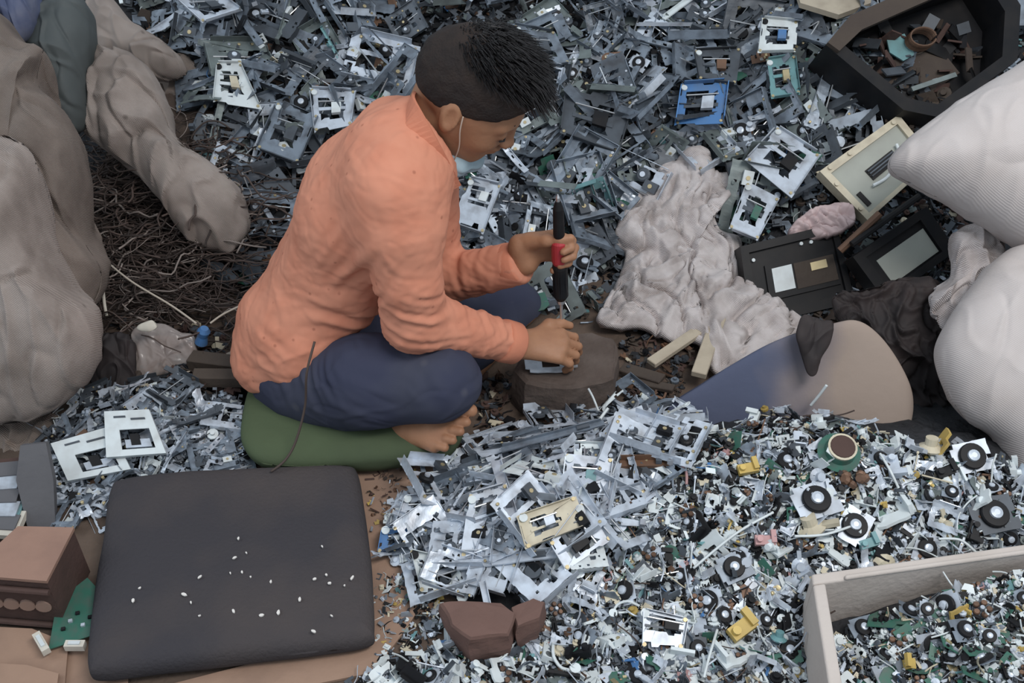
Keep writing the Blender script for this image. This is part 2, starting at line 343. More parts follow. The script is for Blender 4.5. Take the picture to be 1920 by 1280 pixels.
# ------------------------------------------------------------------ signed distance modelling
class Field:
    def __init__(s, lo, hi, h):
        s.lo = np.array(lo, np.float32); s.h = h
        s.n = np.ceil((np.array(hi) - np.array(lo)) / h).astype(int) + 1
        s.F = np.full(tuple(s.n), 1.0, np.float32)
        s.ax = [s.lo[i] + h * np.arange(s.n[i], dtype=np.float32) for i in range(3)]
    def sl(s, lo, hi):
        a = np.clip(np.floor((np.array(lo) - s.lo) / s.h).astype(int), 0, s.n); b = np.clip(np.ceil((np.array(hi) - s.lo) / s.h).astype(int) + 1, 0, s.n)
        return tuple(slice(i, j) for i, j in zip(a, b))
    def grid(s, S_): return s.ax[0][S_[0]][:, None, None], s.ax[1][S_[1]][None, :, None], s.ax[2][S_[2]][None, None, :]
    def comb(s, S_, d, k, op):
        f = s.F[S_]
        if op == 'u':
            if k > 0:
                h = np.maximum(k - np.abs(f - d), 0) / k; s.F[S_] = np.minimum(f, d) - h * h * k * 0.25
            else: s.F[S_] = np.minimum(f, d)
        else:
            d = -d; h = np.maximum(k - np.abs(f - d), 0) / max(k, 1e-6); s.F[S_] = np.maximum(f, d) + h * h * k * 0.25
    def cap(s, a, b, ra, rb, k=0.015, op='u', sy=1.0):
        a = np.array(a, np.float32); b = np.array(b, np.float32); r = max(ra, rb) * max(1, sy) + k + s.h * 2
        S_ = s.sl(np.minimum(a, b) - r, np.maximum(a, b) + r); X, Y, Z = s.grid(S_)
        if X.size == 0 or Y.size == 0 or Z.size == 0: return
        ab = b - a; L = float((ab * ab).sum()) + 1e-12
        t = np.clip(((X - a[0]) * ab[0] + (Y - a[1]) * ab[1] + (Z - a[2]) * ab[2]) / L, 0, 1)
        d = np.sqrt((X - a[0] - ab[0] * t) ** 2 + ((Y - a[1] - ab[1] * t) / sy) ** 2 + (Z - a[2] - ab[2] * t) ** 2) - (ra + (rb - ra) * t)
        s.comb(S_, d, k, op)
    def chain(s, pts, rs, k=0.015, op='u', sy=1.0):
        for i in range(len(pts) - 1): s.cap(pts[i], pts[i + 1], rs[i], rs[i + 1], k, op, sy)
    def ell(s, c, ax, rad, k=0.015, op='u'):
        c = np.array(c, np.float32); r = max(rad) + k + 2 * s.h; S_ = s.sl(c - r, c + r); X, Y, Z = s.grid(S_)
        q = [((X - c[0]) * a[0] + (Y - c[1]) * a[1] + (Z - c[2]) * a[2]) for a in ax]
        k0 = np.sqrt(sum((q[i] / rad[i]) ** 2 for i in range(3))); k1 = np.sqrt(sum((q[i] / rad[i] ** 2) ** 2 for i in range(3))) + 1e-9
        s.comb(S_, k0 * (k0 - 1) / k1, k, op)
    def cut(s, p, n, k=0.004, box=None):
        """keep the side away from n"""
        S_ = (slice(None),) * 3 if box is None else s.sl(*box); X, Y, Z = s.grid(S_)
        n = Vector(n).normalized(); d = (X - p[0]) * n.x + (Y - p[1]) * n.y + (Z - p[2]) * n.z
        s.comb(S_, -d, k, 's')
    def mesh(s):
        F = s.F; sg = F < 0; nx, ny, nz = F.shape
        cnt = np.zeros((nx - 1, ny - 1, nz - 1), np.int8)
        off = [(i, j, k) for i in (0, 1) for j in (0, 1) for k in (0, 1)]
        for i, j, k in off: cnt += sg[i:nx - 1 + i, j:ny - 1 + j, k:nz - 1 + k]
        cells = np.argwhere((cnt > 0) & (cnt < 8)); idx = np.full(cnt.shape, -1, np.int32); idx[tuple(cells.T)] = np.arange(len(cells))
        acc = np.zeros((len(cells), 3), np.float64); c2 = np.zeros(len(cells))
        for a in range(8):
            for b in range(a + 1, 8):
                oa, ob = np.array(off[a]), np.array(off[b])
                if np.abs(oa - ob).sum() != 1: continue
                fa = F[tuple((cells + oa).T)]; fb = F[tuple((cells + ob).T)]; msk = (fa < 0) != (fb < 0)
                t = np.where(msk, fa / np.where(msk, fa - fb, 1), 0)
                acc += msk[:, None] * (oa + (ob - oa) * t[:, None]); c2 += msk
        V = s.lo + (cells + acc / c2[:, None]) * s.h; Q = []
        for ax in range(3):
            a1, a2 = [(1, 2), (2, 0), (0, 1)][ax]
            sh = [slice(1, None)] * 3; sh[ax] = slice(0, -1); sh2 = list(sh); sh2[ax] = slice(1, None)
            A = sg[tuple(sh)]; B = sg[tuple(sh2)]; e = np.argwhere(A != B)
            if len(e) == 0: continue
            flip = A[tuple(e.T)]
            base = e + 1; base[:, ax] = e[:, ax]
            def cid(d1, d2):
                q = base.copy(); q[:, a1] -= d1; q[:, a2] -= d2
                ok = np.all((q >= 0) & (q < np.array(idx.shape)), axis=1); r = np.full(len(q), -1); r[ok] = idx[tuple(q[ok].T)]; return r
            q = np.stack([cid(1, 1), cid(0, 1), cid(0, 0), cid(1, 0)], 1); ok = (q >= 0).all(1); q = q[ok]; fl = flip[ok]
            q[~fl] = q[~fl][:, ::-1]; Q.append(q)
        return V, np.concatenate(Q)
def relax(V, F, it=2, lam=0.5):
    n = len(V)
    for _ in range(it):
        s = np.zeros_like(V); c = np.zeros(n)
        for a, b in ((0, 1), (1, 2), (2, 3), (3, 0)):
            np.add.at(s, F[:, a], V[F[:, b]]); np.add.at(s, F[:, b], V[F[:, a]]); np.add.at(c, F[:, a], 1); np.add.at(c, F[:, b], 1)
        V = V + lam * (s / c[:, None] - V)
    return V
def normals(V, F):
    n = np.cross(V[F[:, 2]] - V[F[:, 0]], V[F[:, 3]] - V[F[:, 1]]); N = np.zeros_like(V)
    for a in range(4): np.add.at(N, F[:, a], n)
    return N / (np.linalg.norm(N, axis=1, keepdims=True) + 1e-12)
#@@SETTING
# ------------------------------------------------------------------ the setting
f = MB(); f.box((0.1, 0.6, -0.02), (5.0, 4.2, 0.04), 'ground'); o = f.build('floor'); tag(o, kind='structure')
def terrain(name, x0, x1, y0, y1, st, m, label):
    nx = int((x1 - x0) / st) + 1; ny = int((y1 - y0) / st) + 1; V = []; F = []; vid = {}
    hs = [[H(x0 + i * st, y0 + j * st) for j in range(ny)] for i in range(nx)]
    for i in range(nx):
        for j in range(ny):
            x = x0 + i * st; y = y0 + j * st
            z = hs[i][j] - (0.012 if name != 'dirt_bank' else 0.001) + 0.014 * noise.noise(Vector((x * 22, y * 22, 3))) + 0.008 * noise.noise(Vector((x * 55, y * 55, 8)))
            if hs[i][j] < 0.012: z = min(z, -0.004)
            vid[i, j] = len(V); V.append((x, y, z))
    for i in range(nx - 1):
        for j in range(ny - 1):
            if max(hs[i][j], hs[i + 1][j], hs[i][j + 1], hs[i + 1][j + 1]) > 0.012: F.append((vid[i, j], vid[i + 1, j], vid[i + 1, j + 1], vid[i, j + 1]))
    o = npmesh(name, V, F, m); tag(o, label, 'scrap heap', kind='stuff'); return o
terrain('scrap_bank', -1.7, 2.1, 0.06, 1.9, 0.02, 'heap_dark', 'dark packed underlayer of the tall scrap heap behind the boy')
terrain('dirt_bank', -0.95, -0.50, 0.30, 0.86, 0.015, 'earth_brown', 'brown dirt under the dark cables left of the boy')
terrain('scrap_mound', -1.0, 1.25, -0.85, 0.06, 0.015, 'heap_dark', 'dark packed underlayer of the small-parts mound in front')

# ------------------------------------------------------------------ sacks and bags
NC = -FW
def sack(name, pix, anchor, m, Tf, Tb, label, cat='sack', nrm=None, **k):
    a = P(*anchor); k.setdefault('n', 170); k.setdefault('rings', 56); o = inflate(name, plane_pts(pix, a, nrm or NC), m, Tf, Tb, seed=len(bpy.data.objects) % 17, **k)
    recenter(o); return tag(o, label, cat)
sack('sack', [(-80, 270), (-10, 250), (40, 262), (72, 320), (78, 440), (112, 530), (168, 590), (172, 680), (118, 755), (40, 790), (-60, 770), (-120, 500)], (40, 560, 0.02), 'sack_grey', 0.12, 0.13,
     'bulging pale grey sack at the left edge with a bright crumpled top', fold=0.03, fscale=4.5, ridge=0.0082, rscale=10, p=2.6)
sack('sack', [(-90, 0), (-10, 20), (40, 75), (80, 90), (68, 150), (118, 215), (148, 330), (152, 440), (190, 520), (150, 640), (40, 640), (-90, 520)], (40, 360, 0.28), 'sack_brown', 0.11, 0.12,
     'brownish sack behind the bright-topped sack at the left edge', fold=0.03, fscale=5, ridge=0.0105, rscale=9, p=2.6)
sack('sack', [(58, 10), (100, -30), (150, -10), (172, 60), (160, 150), (160, 230), (122, 262), (92, 210), (66, 130)], (110, 120, 0.60), 'bag_dark', 0.07, 0.08,
     'dark grey-green sack squeezed between the brown sack and the pale slumped sack', fold=0.02, fscale=6, ridge=0.0059)
sack('plastic_bag', [(-30, -30), (50, -40), (66, 10), (56, 60), (30, 84), (10, 40), (-30, 10)], (20, 10, 0.60), 'bag_blue', 0.05, 0.06,
     'blue printed plastic bag in the top left corner', 'bag', fold=0.015, fscale=12, ridge=0.0070)
sack('sack', [(165, 10), (200, -10), (245, 40), (300, 75), (340, 110), (350, 140), (300, 150), (255, 115), (210, 110), (175, 90)], (250, 80, 0.86), 'sack_grey', 0.06, 0.05,
     'narrow beige sack neck flopped above the pale slumped sack', fold=0.012, fscale=8, ridge=0.0070)
sack('sack', [(330, 105), (370, 120), (398, 180), (400, 240), (372, 262), (330, 220), (300, 160)], (350, 180, 0.86), 'sack_brown', 0.05, 0.06,
     'greenish brown sack lump under the beige sack neck beside the metal scrap', fold=0.012, fscale=8, ridge=0.0070)
sack('sack', [(160, 100), (215, 95), (265, 118), (305, 185), (325, 255), (392, 300), (440, 350), (466, 420), (440, 468), (392, 470), (345, 440), (318, 395), (262, 335), (205, 285), (162, 245), (170, 180)], (300, 270, 0.54), 'sack_grey', 0.08, 0.10,
     'pale slumped sack lying on the heap left of the boy', fold=0.028, fscale=6, ridge=0.0117, rscale=12, centre=plane_pts([(285, 270)], P(300, 270, 0.54), NC)[0])
sack('sack', [(20, 770), (60, 775), (108, 780), (96, 840), (70, 880), (30, 930), (-20, 900), (-30, 820)], (50, 840, -0.10), 'sack_brown', 0.04, 0.05,
     'small dirty sack bottom under the bright-topped sack at the left edge', fold=0.012, fscale=10, ridge=0.0070)
sack('sack', [(1668, 312), (1700, 262), (1790, 195), (1880, 140), (1960, 95), (2080, 60), (2140, 300), (2050, 480), (1940, 478), (1860, 425), (1790, 385), (1720, 352)], (1850, 300, 0.18), 'sack_white', 0.11, 0.13,
     'white woven sack with a pointed corner at the right edge, the upper one', fold=0.012, fscale=4, ridge=0.0035, rscale=9, p=2.3)
sack('sack', [(1935, 455), (1880, 480), (1835, 530), (1795, 585), (1764, 655), (1778, 730), (1812, 790), (1870, 830), (1895, 905), (1990, 930), (2120, 900), (2150, 600), (2050, 450)], (1880, 700, -0.10), 'sack_white', 0.10, 0.12,
     'pale round sack at the right edge, the lower one', fold=0.012, fscale=4, ridge=0.0035, rscale=9, p=2.3)
sack('sack', [(1700, 800), (1745, 745), (1790, 740), (1830, 800), (1880, 830), (1890, 900), (1800, 880), (1720, 850)], (1790, 810, -0.02), 'sack_brown', 0.04, 0.05,
     'crumpled dirty cloth bag at the foot of the lower right sack', 'bag', fold=0.014, fscale=12, ridge=0.0082)
sack('sack', [(1790, 440), (1830, 425), (1880, 460), (1870, 500), (1820, 560), (1770, 620), (1745, 560), (1790, 520)], (1810, 500, 0.12), 'sack_torn', 0.03, 0.04,
     'torn grubby sack strip squeezed between the two right sacks', fold=0.02, fscale=14, ridge=0.0105)
# dark plastic in the hollow on the right
sack('plastic_bag', [(1560, 560), (1620, 540), (1700, 520), (1770, 540), (1790, 640), (1800, 760), (1770, 830), (1720, 850), (1680, 780), (1640, 700), (1590, 640)], (1700, 680, 0.06), 'bag_black', 0.03, 0.05,
     'black crumpled plastic sheet filling the hollow behind the round pad', 'plastic sheet', fold=0.02, fscale=9, ridge=0.0117, rscale=18)
sack('plastic_bag', [(1508, 590), (1540, 600), (1562, 602), (1558, 640), (1540, 672), (1530, 702), (1514, 700), (1498, 650), (1494, 620)], (1530, 640, -0.035), 'bag_black', 0.010, 0.010,
     'black plastic bag tip hanging over the top of the round pad', 'bag', fold=0.004, fscale=30, ridge=0.0023)

def drape(name, pix, m, label, cat, lift=0.02, fold=0.02, fscale=12, n=110, rings=26, seed=0, thick=0.0015, centre=None, up=0.012):
    P2 = catmull([(a, b, 0) for a, b in pix], n); c = Vector(centre + (0,)) if centre else sum(P2, Vector()) / n
    V = []; F = []
    def pt(q, r):
        g = G(q.x, q.y, up); s = Vector((seed * 2.3, seed, 0))
        v = Vector((q.x / 1000, q.y / 1000, 0)) + s * 0.4; v = v + Vector((noise.noise(v * 9), noise.noise(v * 9 + Vector((5, 0, 0))), 0)) * 0.05; v.x *= 1.15
        f = lift * (1 - r ** 3) + fold * (0.5 - abs(noise.noise(v * fscale)) * 2.0) * (1 - 0.5 * r) + fold * 0.5 * (0.5 - abs(noise.noise(v * fscale * 2.6 + s)) * 2) + fold * 0.6 * max(0, 1 - abs(noise.noise(v * fscale * 1.5 + Vector((9, 1, 0)))) * 6) + 0.25 * fold * noise.noise(v * fscale * 6) - fold * (0.5 + 1.0 * min(1, max(0, (q.y - 400) / 200))) * max(0, 1 - abs(noise.noise(v * fscale * 2.2 + Vector((3, 7, 0)))) * 9) - fold * 0.5 * max(0, 1 - abs(noise.noise(v * fscale * 4.5 + Vector((8, 2, 0)))) * 7)
        return g + Vector((0, -0.45, 0.9)) * (f + (0.012 if r < 1 else 0))
    V.append(pt(c, 0))
    for j in range(1, rings + 1):
        for a in P2: V.append(pt(c + (a - c) * (j / rings), j / rings))
    for i in range(n): F.append((0, 1 + i, 1 + (i + 1) % n, 0))
    for j in range(rings - 1):
        for i in range(n): F.append((1 + j * n + i, 1 + (j + 1) * n + i, 1 + (j + 1) * n + (i + 1) % n, 1 + j * n + (i + 1) % n))
    me = bpy.data.meshes.new(name); me.from_pydata([tuple(v) for v in V], [], [q if q[0] != q[3] else q[:3] for q in F]); me.materials.append(MT[m])
    me.polygons.foreach_set('use_smooth', [True] * len(F)); me.update()
    o = link(bpy.data.objects.new(name, me)); so = o.modifiers.new('s', 'SOLIDIFY'); so.thickness = thick; so.offset = -1
    recenter(o); return tag(o, label, cat)
drape('torn_sack', [(1288, 284), (1322, 286), (1345, 325), (1395, 332), (1368, 372), (1338, 400), (1345, 440), (1392, 470), (1398, 590), (1480, 600), (1510, 612), (1440, 660), (1350, 706), (1310, 650), (1255, 640), (1200, 620), (1120, 612), (1140, 560), (1160, 520), (1172, 480), (1150, 450), (1172, 395), (1225, 335)],
      'sack_torn', 'torn whitish woven sack lying open on the scrap right of the boy', 'sack', lift=0.05, fold=0.022, fscale=6.5, centre=(1285, 500), up=0.02, n=200, rings=60)
drape('plastic_sheet', [(1478, 440), (1500, 410), (1545, 388), (1592, 388), (1600, 420), (1570, 440), (1520, 450)], 'pink_sheet', 'pinkish plastic sheet sticking out behind the left black drive box', 'plastic sheet', lift=0.002, fold=0.010, up=0.06)

# ------------------------------------------------------------------ prisms cut to an outline on a plane
class Pl:
    def __init__(s, anchor, n): s.a = Vector(anchor); s.n = Vector(n).normalized()
    def pt(s, px, py, off=0.0):
        d = ray(px, py); a = s.a + s.n * off; return CAM + d * ((a - CAM).dot(s.n) / d.dot(s.n))
    def flat(s, px, py, off):  # same footprint as the base plane, moved along the normal
        return s.pt(px, py) + s.n * off
    def prism(s, mb, pix, z0, z1, m):
        n = len(pix); q = [s.flat(x, y, z0) for x, y in pix] + [s.flat(x, y, z1) for x, y in pix]
        mb.add(q, [tuple(range(n)), tuple(range(2 * n - 1, n - 1, -1))] + [(i, n + i, n + (i + 1) % n, (i + 1) % n) for i in range(n)], m)
    def ring(s, mb, out, inn, z0, z1, m):
        n = len(out); q = [s.flat(x, y, z) for z in (z0, z1) for L in (out, inn) for x, y in L]; f = []
        for i in range(n):
            j = (i + 1) % n
            f += [(i, j, n + j, n + i), (2 * n + i, 3 * n + i, 3 * n + j, 2 * n + j), (i, 2 * n + i, 2 * n + j, j), (n + i, n + j, 3 * n + j, 3 * n + i)]
        mb.add(q, f, m)
    def cyl(s, mb, px, py, r, z0, z1, m, n=20, prof=None):
        c = s.flat(px, py, 0); M = Matrix.Translation(c) @ s.n.to_track_quat('Z', 'Y').to_matrix().to_4x4()
        mb.lathe(prof or [(r, z0), (r, z1)], m, M, n)
def hero(name, label, cat, anchor, parts, group=None):
    """parts: list of (name, MB, label) built in world space, put under an Empty"""
    e = empty(name, anchor, label, cat, group); inv = Matrix.Translation(-Vector(anchor))
    res = {}
    for it in parts:
        nm, mb = it[0], it[1]; par = res.get(it[3]) if len(it) > 3 else None
        mb.v = [tuple(inv @ Vector(q)) for q in mb.v]; o = mb.build(nm, par or e)
        if len(it) > 2 and it[2]: o['label'] = it[2]
        res.setdefault(nm, o)
    return e

# seat cushion in the foreground
def slab(name, pix, z, m, T, Tb, label, cat, p=9, **k):
    o = inflate(name, [PZ(x, y, z) for x, y in pix], m, T, Tb, p=p, q=2.2, normal=(0, 0, 1), n=200, rings=34, **k); recenter(o); return tag(o, label, cat)
slab('seat_cushion', [(232, 905), (330, 893), (450, 886), (560, 882), (650, 882), (672, 895), (684, 960), (694, 1030), (700, 1100), (702, 1180), (692, 1205), (600, 1222), (450, 1238), (300, 1256), (190, 1268), (168, 1255), (170, 1190), (182, 1100), (196, 1010), (208, 925)], 0.035, 'foam', 0.028, 0.033,
     'flat dark charcoal foam seat cushion sprinkled with tiny white chips', 'cushion', p=14, fold=0.005, fscale=5)
slab('floor_cushion', [(452, 800), (458, 840), (490, 868), (560, 876), (640, 873), (720, 868), (800, 858), (850, 842), (870, 800), (850, 740), (740, 690), (600, 670), (500, 690), (466, 735)], 0.045, 'cushion_green', 0.032, 0.045,
     'faded green padded cushion the boy sits on', 'cushion', p=4, fold=0.008, fscale=6)
# tiny chips on the dark cushion
rnd = random.Random(3)
chips = [(262, 1103), (250, 1126), (375, 1082), (345, 1115), (358, 1130), (374, 1155), (440, 1046), (432, 1075), (454, 1073), (508, 1091), (438, 1146), (490, 1154), (522, 1149), (562, 1124), (604, 1025), (590, 1086), (612, 1078), (618, 1094), (646, 1098), (622, 1155), (462, 1037), (447, 1010), (470, 1082), (660, 1084), (588, 1184)]
for i, (a, b) in enumerate(chips):
    q = MB(); s_ = rnd.uniform(0.0013, 0.0028); el = rnd.uniform(1, 2.2)
    q.prism([(s_ * el * math.cos(t) * rnd.uniform(0.7, 1.1), s_ * math.sin(t) * rnd.uniform(0.7, 1.1)) for t in [k * math.pi / 3.5 for k in range(7)]], 0, 0.0022, 'chip_white')
    o = q.build('plastic_chip'); o.location = PZ(a, b, 0.0655); o.rotation_euler = (0, 0, rnd.uniform(0, 6))
    side = 'left third' if a < 400 else 'middle' if a < 560 else 'right third'
    tag(o, f'tiny white plastic chip on the {side} of the dark seat cushion', 'plastic chip', f'white chips on the {side} of the dark cushion')

# stone the boy works on
def rock(name, pix_top, zt, m, label, taper=1.12, cat='stone', h=None):
    top = [PZ(x, y, zt) for x, y in pix_top]; c = sum(top, Vector()) / len(top); q = MB(); n = len(top); V = []
    zb = 0.0 if h is None else zt - h
    lv = [(0.94, 1.0), (1.0, 0.93), (1.03, 0.5), (taper, 0.0)]
    for sc, f_ in lv: V += [Vector((c.x + (p.x - c.x) * sc, c.y + (p.y - c.y) * sc, zb + (zt - zb) * f_)) for p in top]
    F = [tuple(range(n))] + [tuple(range(4 * n - 1, 3 * n - 1, -1))]
    for j in range(3): F += [(j * n + i, (j + 1) * n + i, (j + 1) * n + (i + 1) % n, j * n + (i + 1) % n) for i in range(n)]
    q.add(V, F, m); o = q.build(name); b = o.modifiers.new('b', 'BEVEL'); b.width = 0.006; b.segments = 2
    import bmesh
    bm = bmesh.new(); bm.from_mesh(o.data); bmesh.ops.subdivide_edges(bm, edges=bm.edges, cuts=3, use_grid_fill=True)
    for v in bm.verts: v.co += Vector((noise.noise(v.co * 30), noise.noise(v.co * 30 + Vector((5, 0, 0))), noise.noise(v.co * 25 + Vector((0, 7, 0))))) * 0.004
    bmesh.ops.recalc_face_normals(bm, faces=bm.faces); bm.to_mesh(o.data); bm.free(); o.modifiers.clear()
    recenter(o); return tag(o, label, cat)
rock('anvil_stone', [(962, 692), (985, 650), (1030, 628), (1110, 620), (1152, 632), (1160, 668), (1150, 704), (1118, 716), (1060, 728), (985, 716)], 0.088, 'stone', 'flat-topped dark grey-brown stone block used as an anvil in front of the boy', taper=1.03)
rock('stone_block', [(824, 1128), (862, 1122), (940, 1130), (968, 1150), (955, 1188), (880, 1196), (846, 1168)], 0.075, 'stone_red', 'reddish brown stone block at the front tip of the metal frame pile', taper=0.92)
rock('stone_block', [(958, 1140), (1000, 1118), (1024, 1128), (1010, 1160), (970, 1176)], 0.07, 'stone_red', 'smaller brown stone behind the reddish block at the front', taper=0.95)

# round pad, sticks
pl = plane_pts([(1250, 770), (1320, 715), (1400, 668), (1480, 628), (1560, 606), (1610, 602), (1655, 635), (1690, 690), (1708, 745), (1700, 800), (1660, 850), (1560, 880), (1420, 870), (1300, 830)], P(1500, 720, -0.045), (-0.05, -0.85, 0.55))
o = inflate('round_pad', pl, 'pad_two', 0.010, 0.012, p=12, q=2, fold=0.010, fscale=5); recenter(o); tag(o, 'large rounded beige pad, dirty blue at its left end, leaning behind the small-parts mound', 'pad')
def stick(name, a, b, w_, t_, m, label, cat='stick', lift=0.012):
    A = G(*a) + Vector((0, 0, lift)); B = G(*b) + Vector((0, 0, lift * 1.5)); q = MB()
    d = (B - A); L = d.length; M = Matrix.Translation((A + B) / 2) @ d.to_track_quat('X', 'Z').to_matrix().to_4x4()
    q.box((0, 0, 0), (L, w_, t_), m, M); o = q.build(name); 
    bv = o.modifiers.new('b', 'BEVEL'); bv.width = 0.0015
    recenter(o); return tag(o, label, cat)
stick('wooden_stick', (1218, 702), (1322, 640), 0.024, 0.012, 'wood_pale', 'short pale wooden stick pointing left beside the torn sack', lift=0.03)
stick('wooden_stick', (1306, 728), (1342, 632), 0.030, 0.014, 'wood_pale', 'short pale wooden stick standing at the edge of the round pad', lift=0.035)
stick('wooden_stick', (1165, 700), (1240, 728), 0.03, 0.010, 'wood_dark', 'dark splintered wood piece between the stone block and the pale sticks', lift=0.015)
stick('wooden_stick', (1180, 722), (1262, 742), 0.02, 0.010, 'wood_dark', 'thin dark wood splinter in front of the pale sticks', lift=0.012)
stick('wooden_beam', (362, 690), (480, 712), 0.035, 0.03, 'wood_dark', 'dark wooden batten lying behind the boy beside the clear bag', 'beam', lift=0.02)
stick('wooden_beam', (366, 722), (480, 730), 0.03, 0.025, 'wood_dark', 'reddish dark batten in front of the other batten behind the boy', 'beam', lift=0.02)

# white crate in the lower right corner
q = Pl(PZ(1600, 1180, 0.12), (0, 0, 1)); zt = 0.125
A0 = PZ(1548, 1092, zt); B0 = PZ(2040, 1022, zt); D0 = PZ(1600, 1400, zt)
ux = (B0 - A0).normalized(); uy = (D0 - A0).normalized()
LX = (B0 - A0).length; LY = (D0 - A0).length; th = 0.020
crate = empty('crate', (A0.x, A0.y, 0.0), 'dirty white foam crate full of small parts in the lower right corner', 'crate')
def cbox(x0, x1, y0, y1, z0, z1, nm, m='crate'):
    mb = MB(); pts = []
    for z in (z0, z1):
        for (a, b) in ((x0, y0), (x1, y0), (x1, y1), (x0, y1)):
            v = ux * a + uy * b; pts.append((v.x, v.y, z))
    mb.add(pts, [(0, 3, 2, 1), (4, 5, 6, 7), (0, 1, 5, 4), (1, 2, 6, 5), (2, 3, 7, 6), (3, 0, 4, 7)], m); o = mb.build(nm, crate)
    b = o.modifiers.new('b', 'BEVEL'); b.width = 0.004; b.segments = 3; return o
cbox(-th, LX, -th, 0, 0.004, zt, 'side_wall'); cbox(-th, 0, 0, LY, 0.004, zt, 'side_wall'); cbox(LX, LX + th, -th, LY, 0.004, zt, 'side_wall'); cbox(-th, LX + th, LY, LY + th, 0.004, zt, 'side_wall')
cbox(0, LX, 0, LY, 0.002, 0.02, 'bottom')
cbox(0.03, LX - 0.02, -0.006, 0.002, zt - 0.001, zt + 0.007, 'rim_step')
def in_crate(x, y, mg=0.0):
    v = Vector((x, y, 0)) - Vector((A0.x, A0.y, 0)); M2 = np.array([[ux.x, uy.x], [ux.y, uy.y]]); a, b = np.linalg.solve(M2, [v.x, v.y])
    return -mg < a < LX + mg and -mg < b < LY + mg

# cardboard on the floor
def sheet(name, pix, z, t, m, label, cat, rise=None):
    top = [PZ(x, y, z) for x, y in pix]; q = MB(); q.prism([(p.x, p.y) for p in top], z - t, z, m); o = q.build(name); recenter(o); return tag(o, label, cat)
sheet('cardboard_sheet', [(640, 885), (800, 862), (850, 870), (900, 960), (840, 1060), (760, 1180), (700, 1260), (500, 1300), (250, 1300), (600, 1210), (690, 1000)], 0.006, 0.005, 'cardboard', 'brown trodden cardboard sheet on the floor right of the dark cushion', 'cardboard')
sheet('cardboard_sheet', [(-60, 1172), (60, 1178), (128, 1205), (120, 1300), (-60, 1300)], 0.012, 0.005, 'cardboard', 'brown cardboard flap in the lower left corner', 'cardboard')
sheet('cardboard_sheet', [(110, 1190), (240, 1190), (240, 1300), (116, 1300)], 0.005, 0.004, 'cardboard', 'pale brown cardboard strip between the corner flap and the dark cushion', 'cardboard')
sheet('cardboard_sheet', [(-60, 1240), (50, 1246), (110, 1262), (100, 1330), (-60, 1330)], 0.020, 0.004, 'cardboard', 'lowest cardboard flap at the very corner of the floor', 'cardboard')

# brown transformer box at the left edge
zt = 0.115; T4 = [PZ(36, 992, zt), PZ(138, 994, zt), PZ(88, 1092, zt), PZ(-60, 1080, zt)]
cm = MB(); n4 = [(p.x, p.y) for p in T4]; body = MB(); body.prism(n4[::-1], 0.01, zt, 'rust_dark'); lid = MB()
cx = sum(p[0] for p in n4) / 4; cy = sum(p[1] for p in n4) / 4
lid.prism([(cx + (a - cx) * 1.03, cy + (b - cy) * 1.03) for a, b in n4[::-1]], zt, zt + 0.006, 'box_brown')
e = Vector((n4[3][0] - n4[2][0], n4[3][1] - n4[2][1], 0)).normalized(); nn = Vector((0.1, -1, 0)).normalized()
base = hero('transformer_box', 'brown box with round coils in its open front at the left edge', 'electrical box', (cx, cy, 0.0), [('casing', body), ('lid', lid, 'plain brown cardboard-like lid')])
for k in range(4):
    cq = MB(); p = PZ(88 - 27 - k * 27, 1130, 0.06); p = Vector((n4[2][0], n4[2][1], 0.055)) + e * (0.022 + 0.026 * k)
    cq.cyl(p + nn * 0.004, p + nn * -0.012, 0.012, 'coil', 14); cq.v = [tuple(Vector(v) - Vector((cx, cy, 0))) for v in cq.v]; cq.build('coil', base)
for k, zz in enumerate((0.098, 0.012)):
    cq = MB(); a = Vector((n4[2][0], n4[2][1], zz)); cq.cyl(a + nn * 0.006, a + e * 0.15 + nn * 0.006, 0.005, 'rust_dark', 8); cq.v = [tuple(Vector(v) - Vector((cx, cy, 0))) for v in cq.v]; cq.build('front_rail', base)
# circuit board, white blocks by it
bd = MB(); bd.prism([(0, 0), (0.07, 0.01), (0.085, 0.07), (0.05, 0.12), (0.005, 0.085)], 0, 0.002, 'green_board')
for k in range(6): bd.box((0.02 + 0.01 * k, 0.03 + 0.012 * (k % 3), 0.004), (0.006, 0.005, 0.004), ['black_plastic', 'steel_light'][k % 2])
o = bd.build('circuit_board'); p = PZ(92, 1218, 0.02); o.location = p; o.rotation_euler = (R(4), R(-3), R(12)); tag(o, 'green circuit board between the brown box and the dark cushion', 'circuit board')
for a, b, rz, L_, lab in ((80, 1210, -50, 0.04, 'small cream plastic bar left of the green circuit board'), (143, 1214, 0, 0.03, 'white plastic block at the front of the green circuit board')):
    q = MB(); q.box((0, 0, 0.006), (L_, 0.012, 0.012), 'paper'); q.box((0, 0, 0.013), (L_ * 0.6, 0.006, 0.003), 'white_plastic'); o = q.build('plastic_block'); o.location = PZ(a, b, 0.022); o.rotation_euler = (0, 0, R(rz)); tag(o, lab, 'plastic piece')
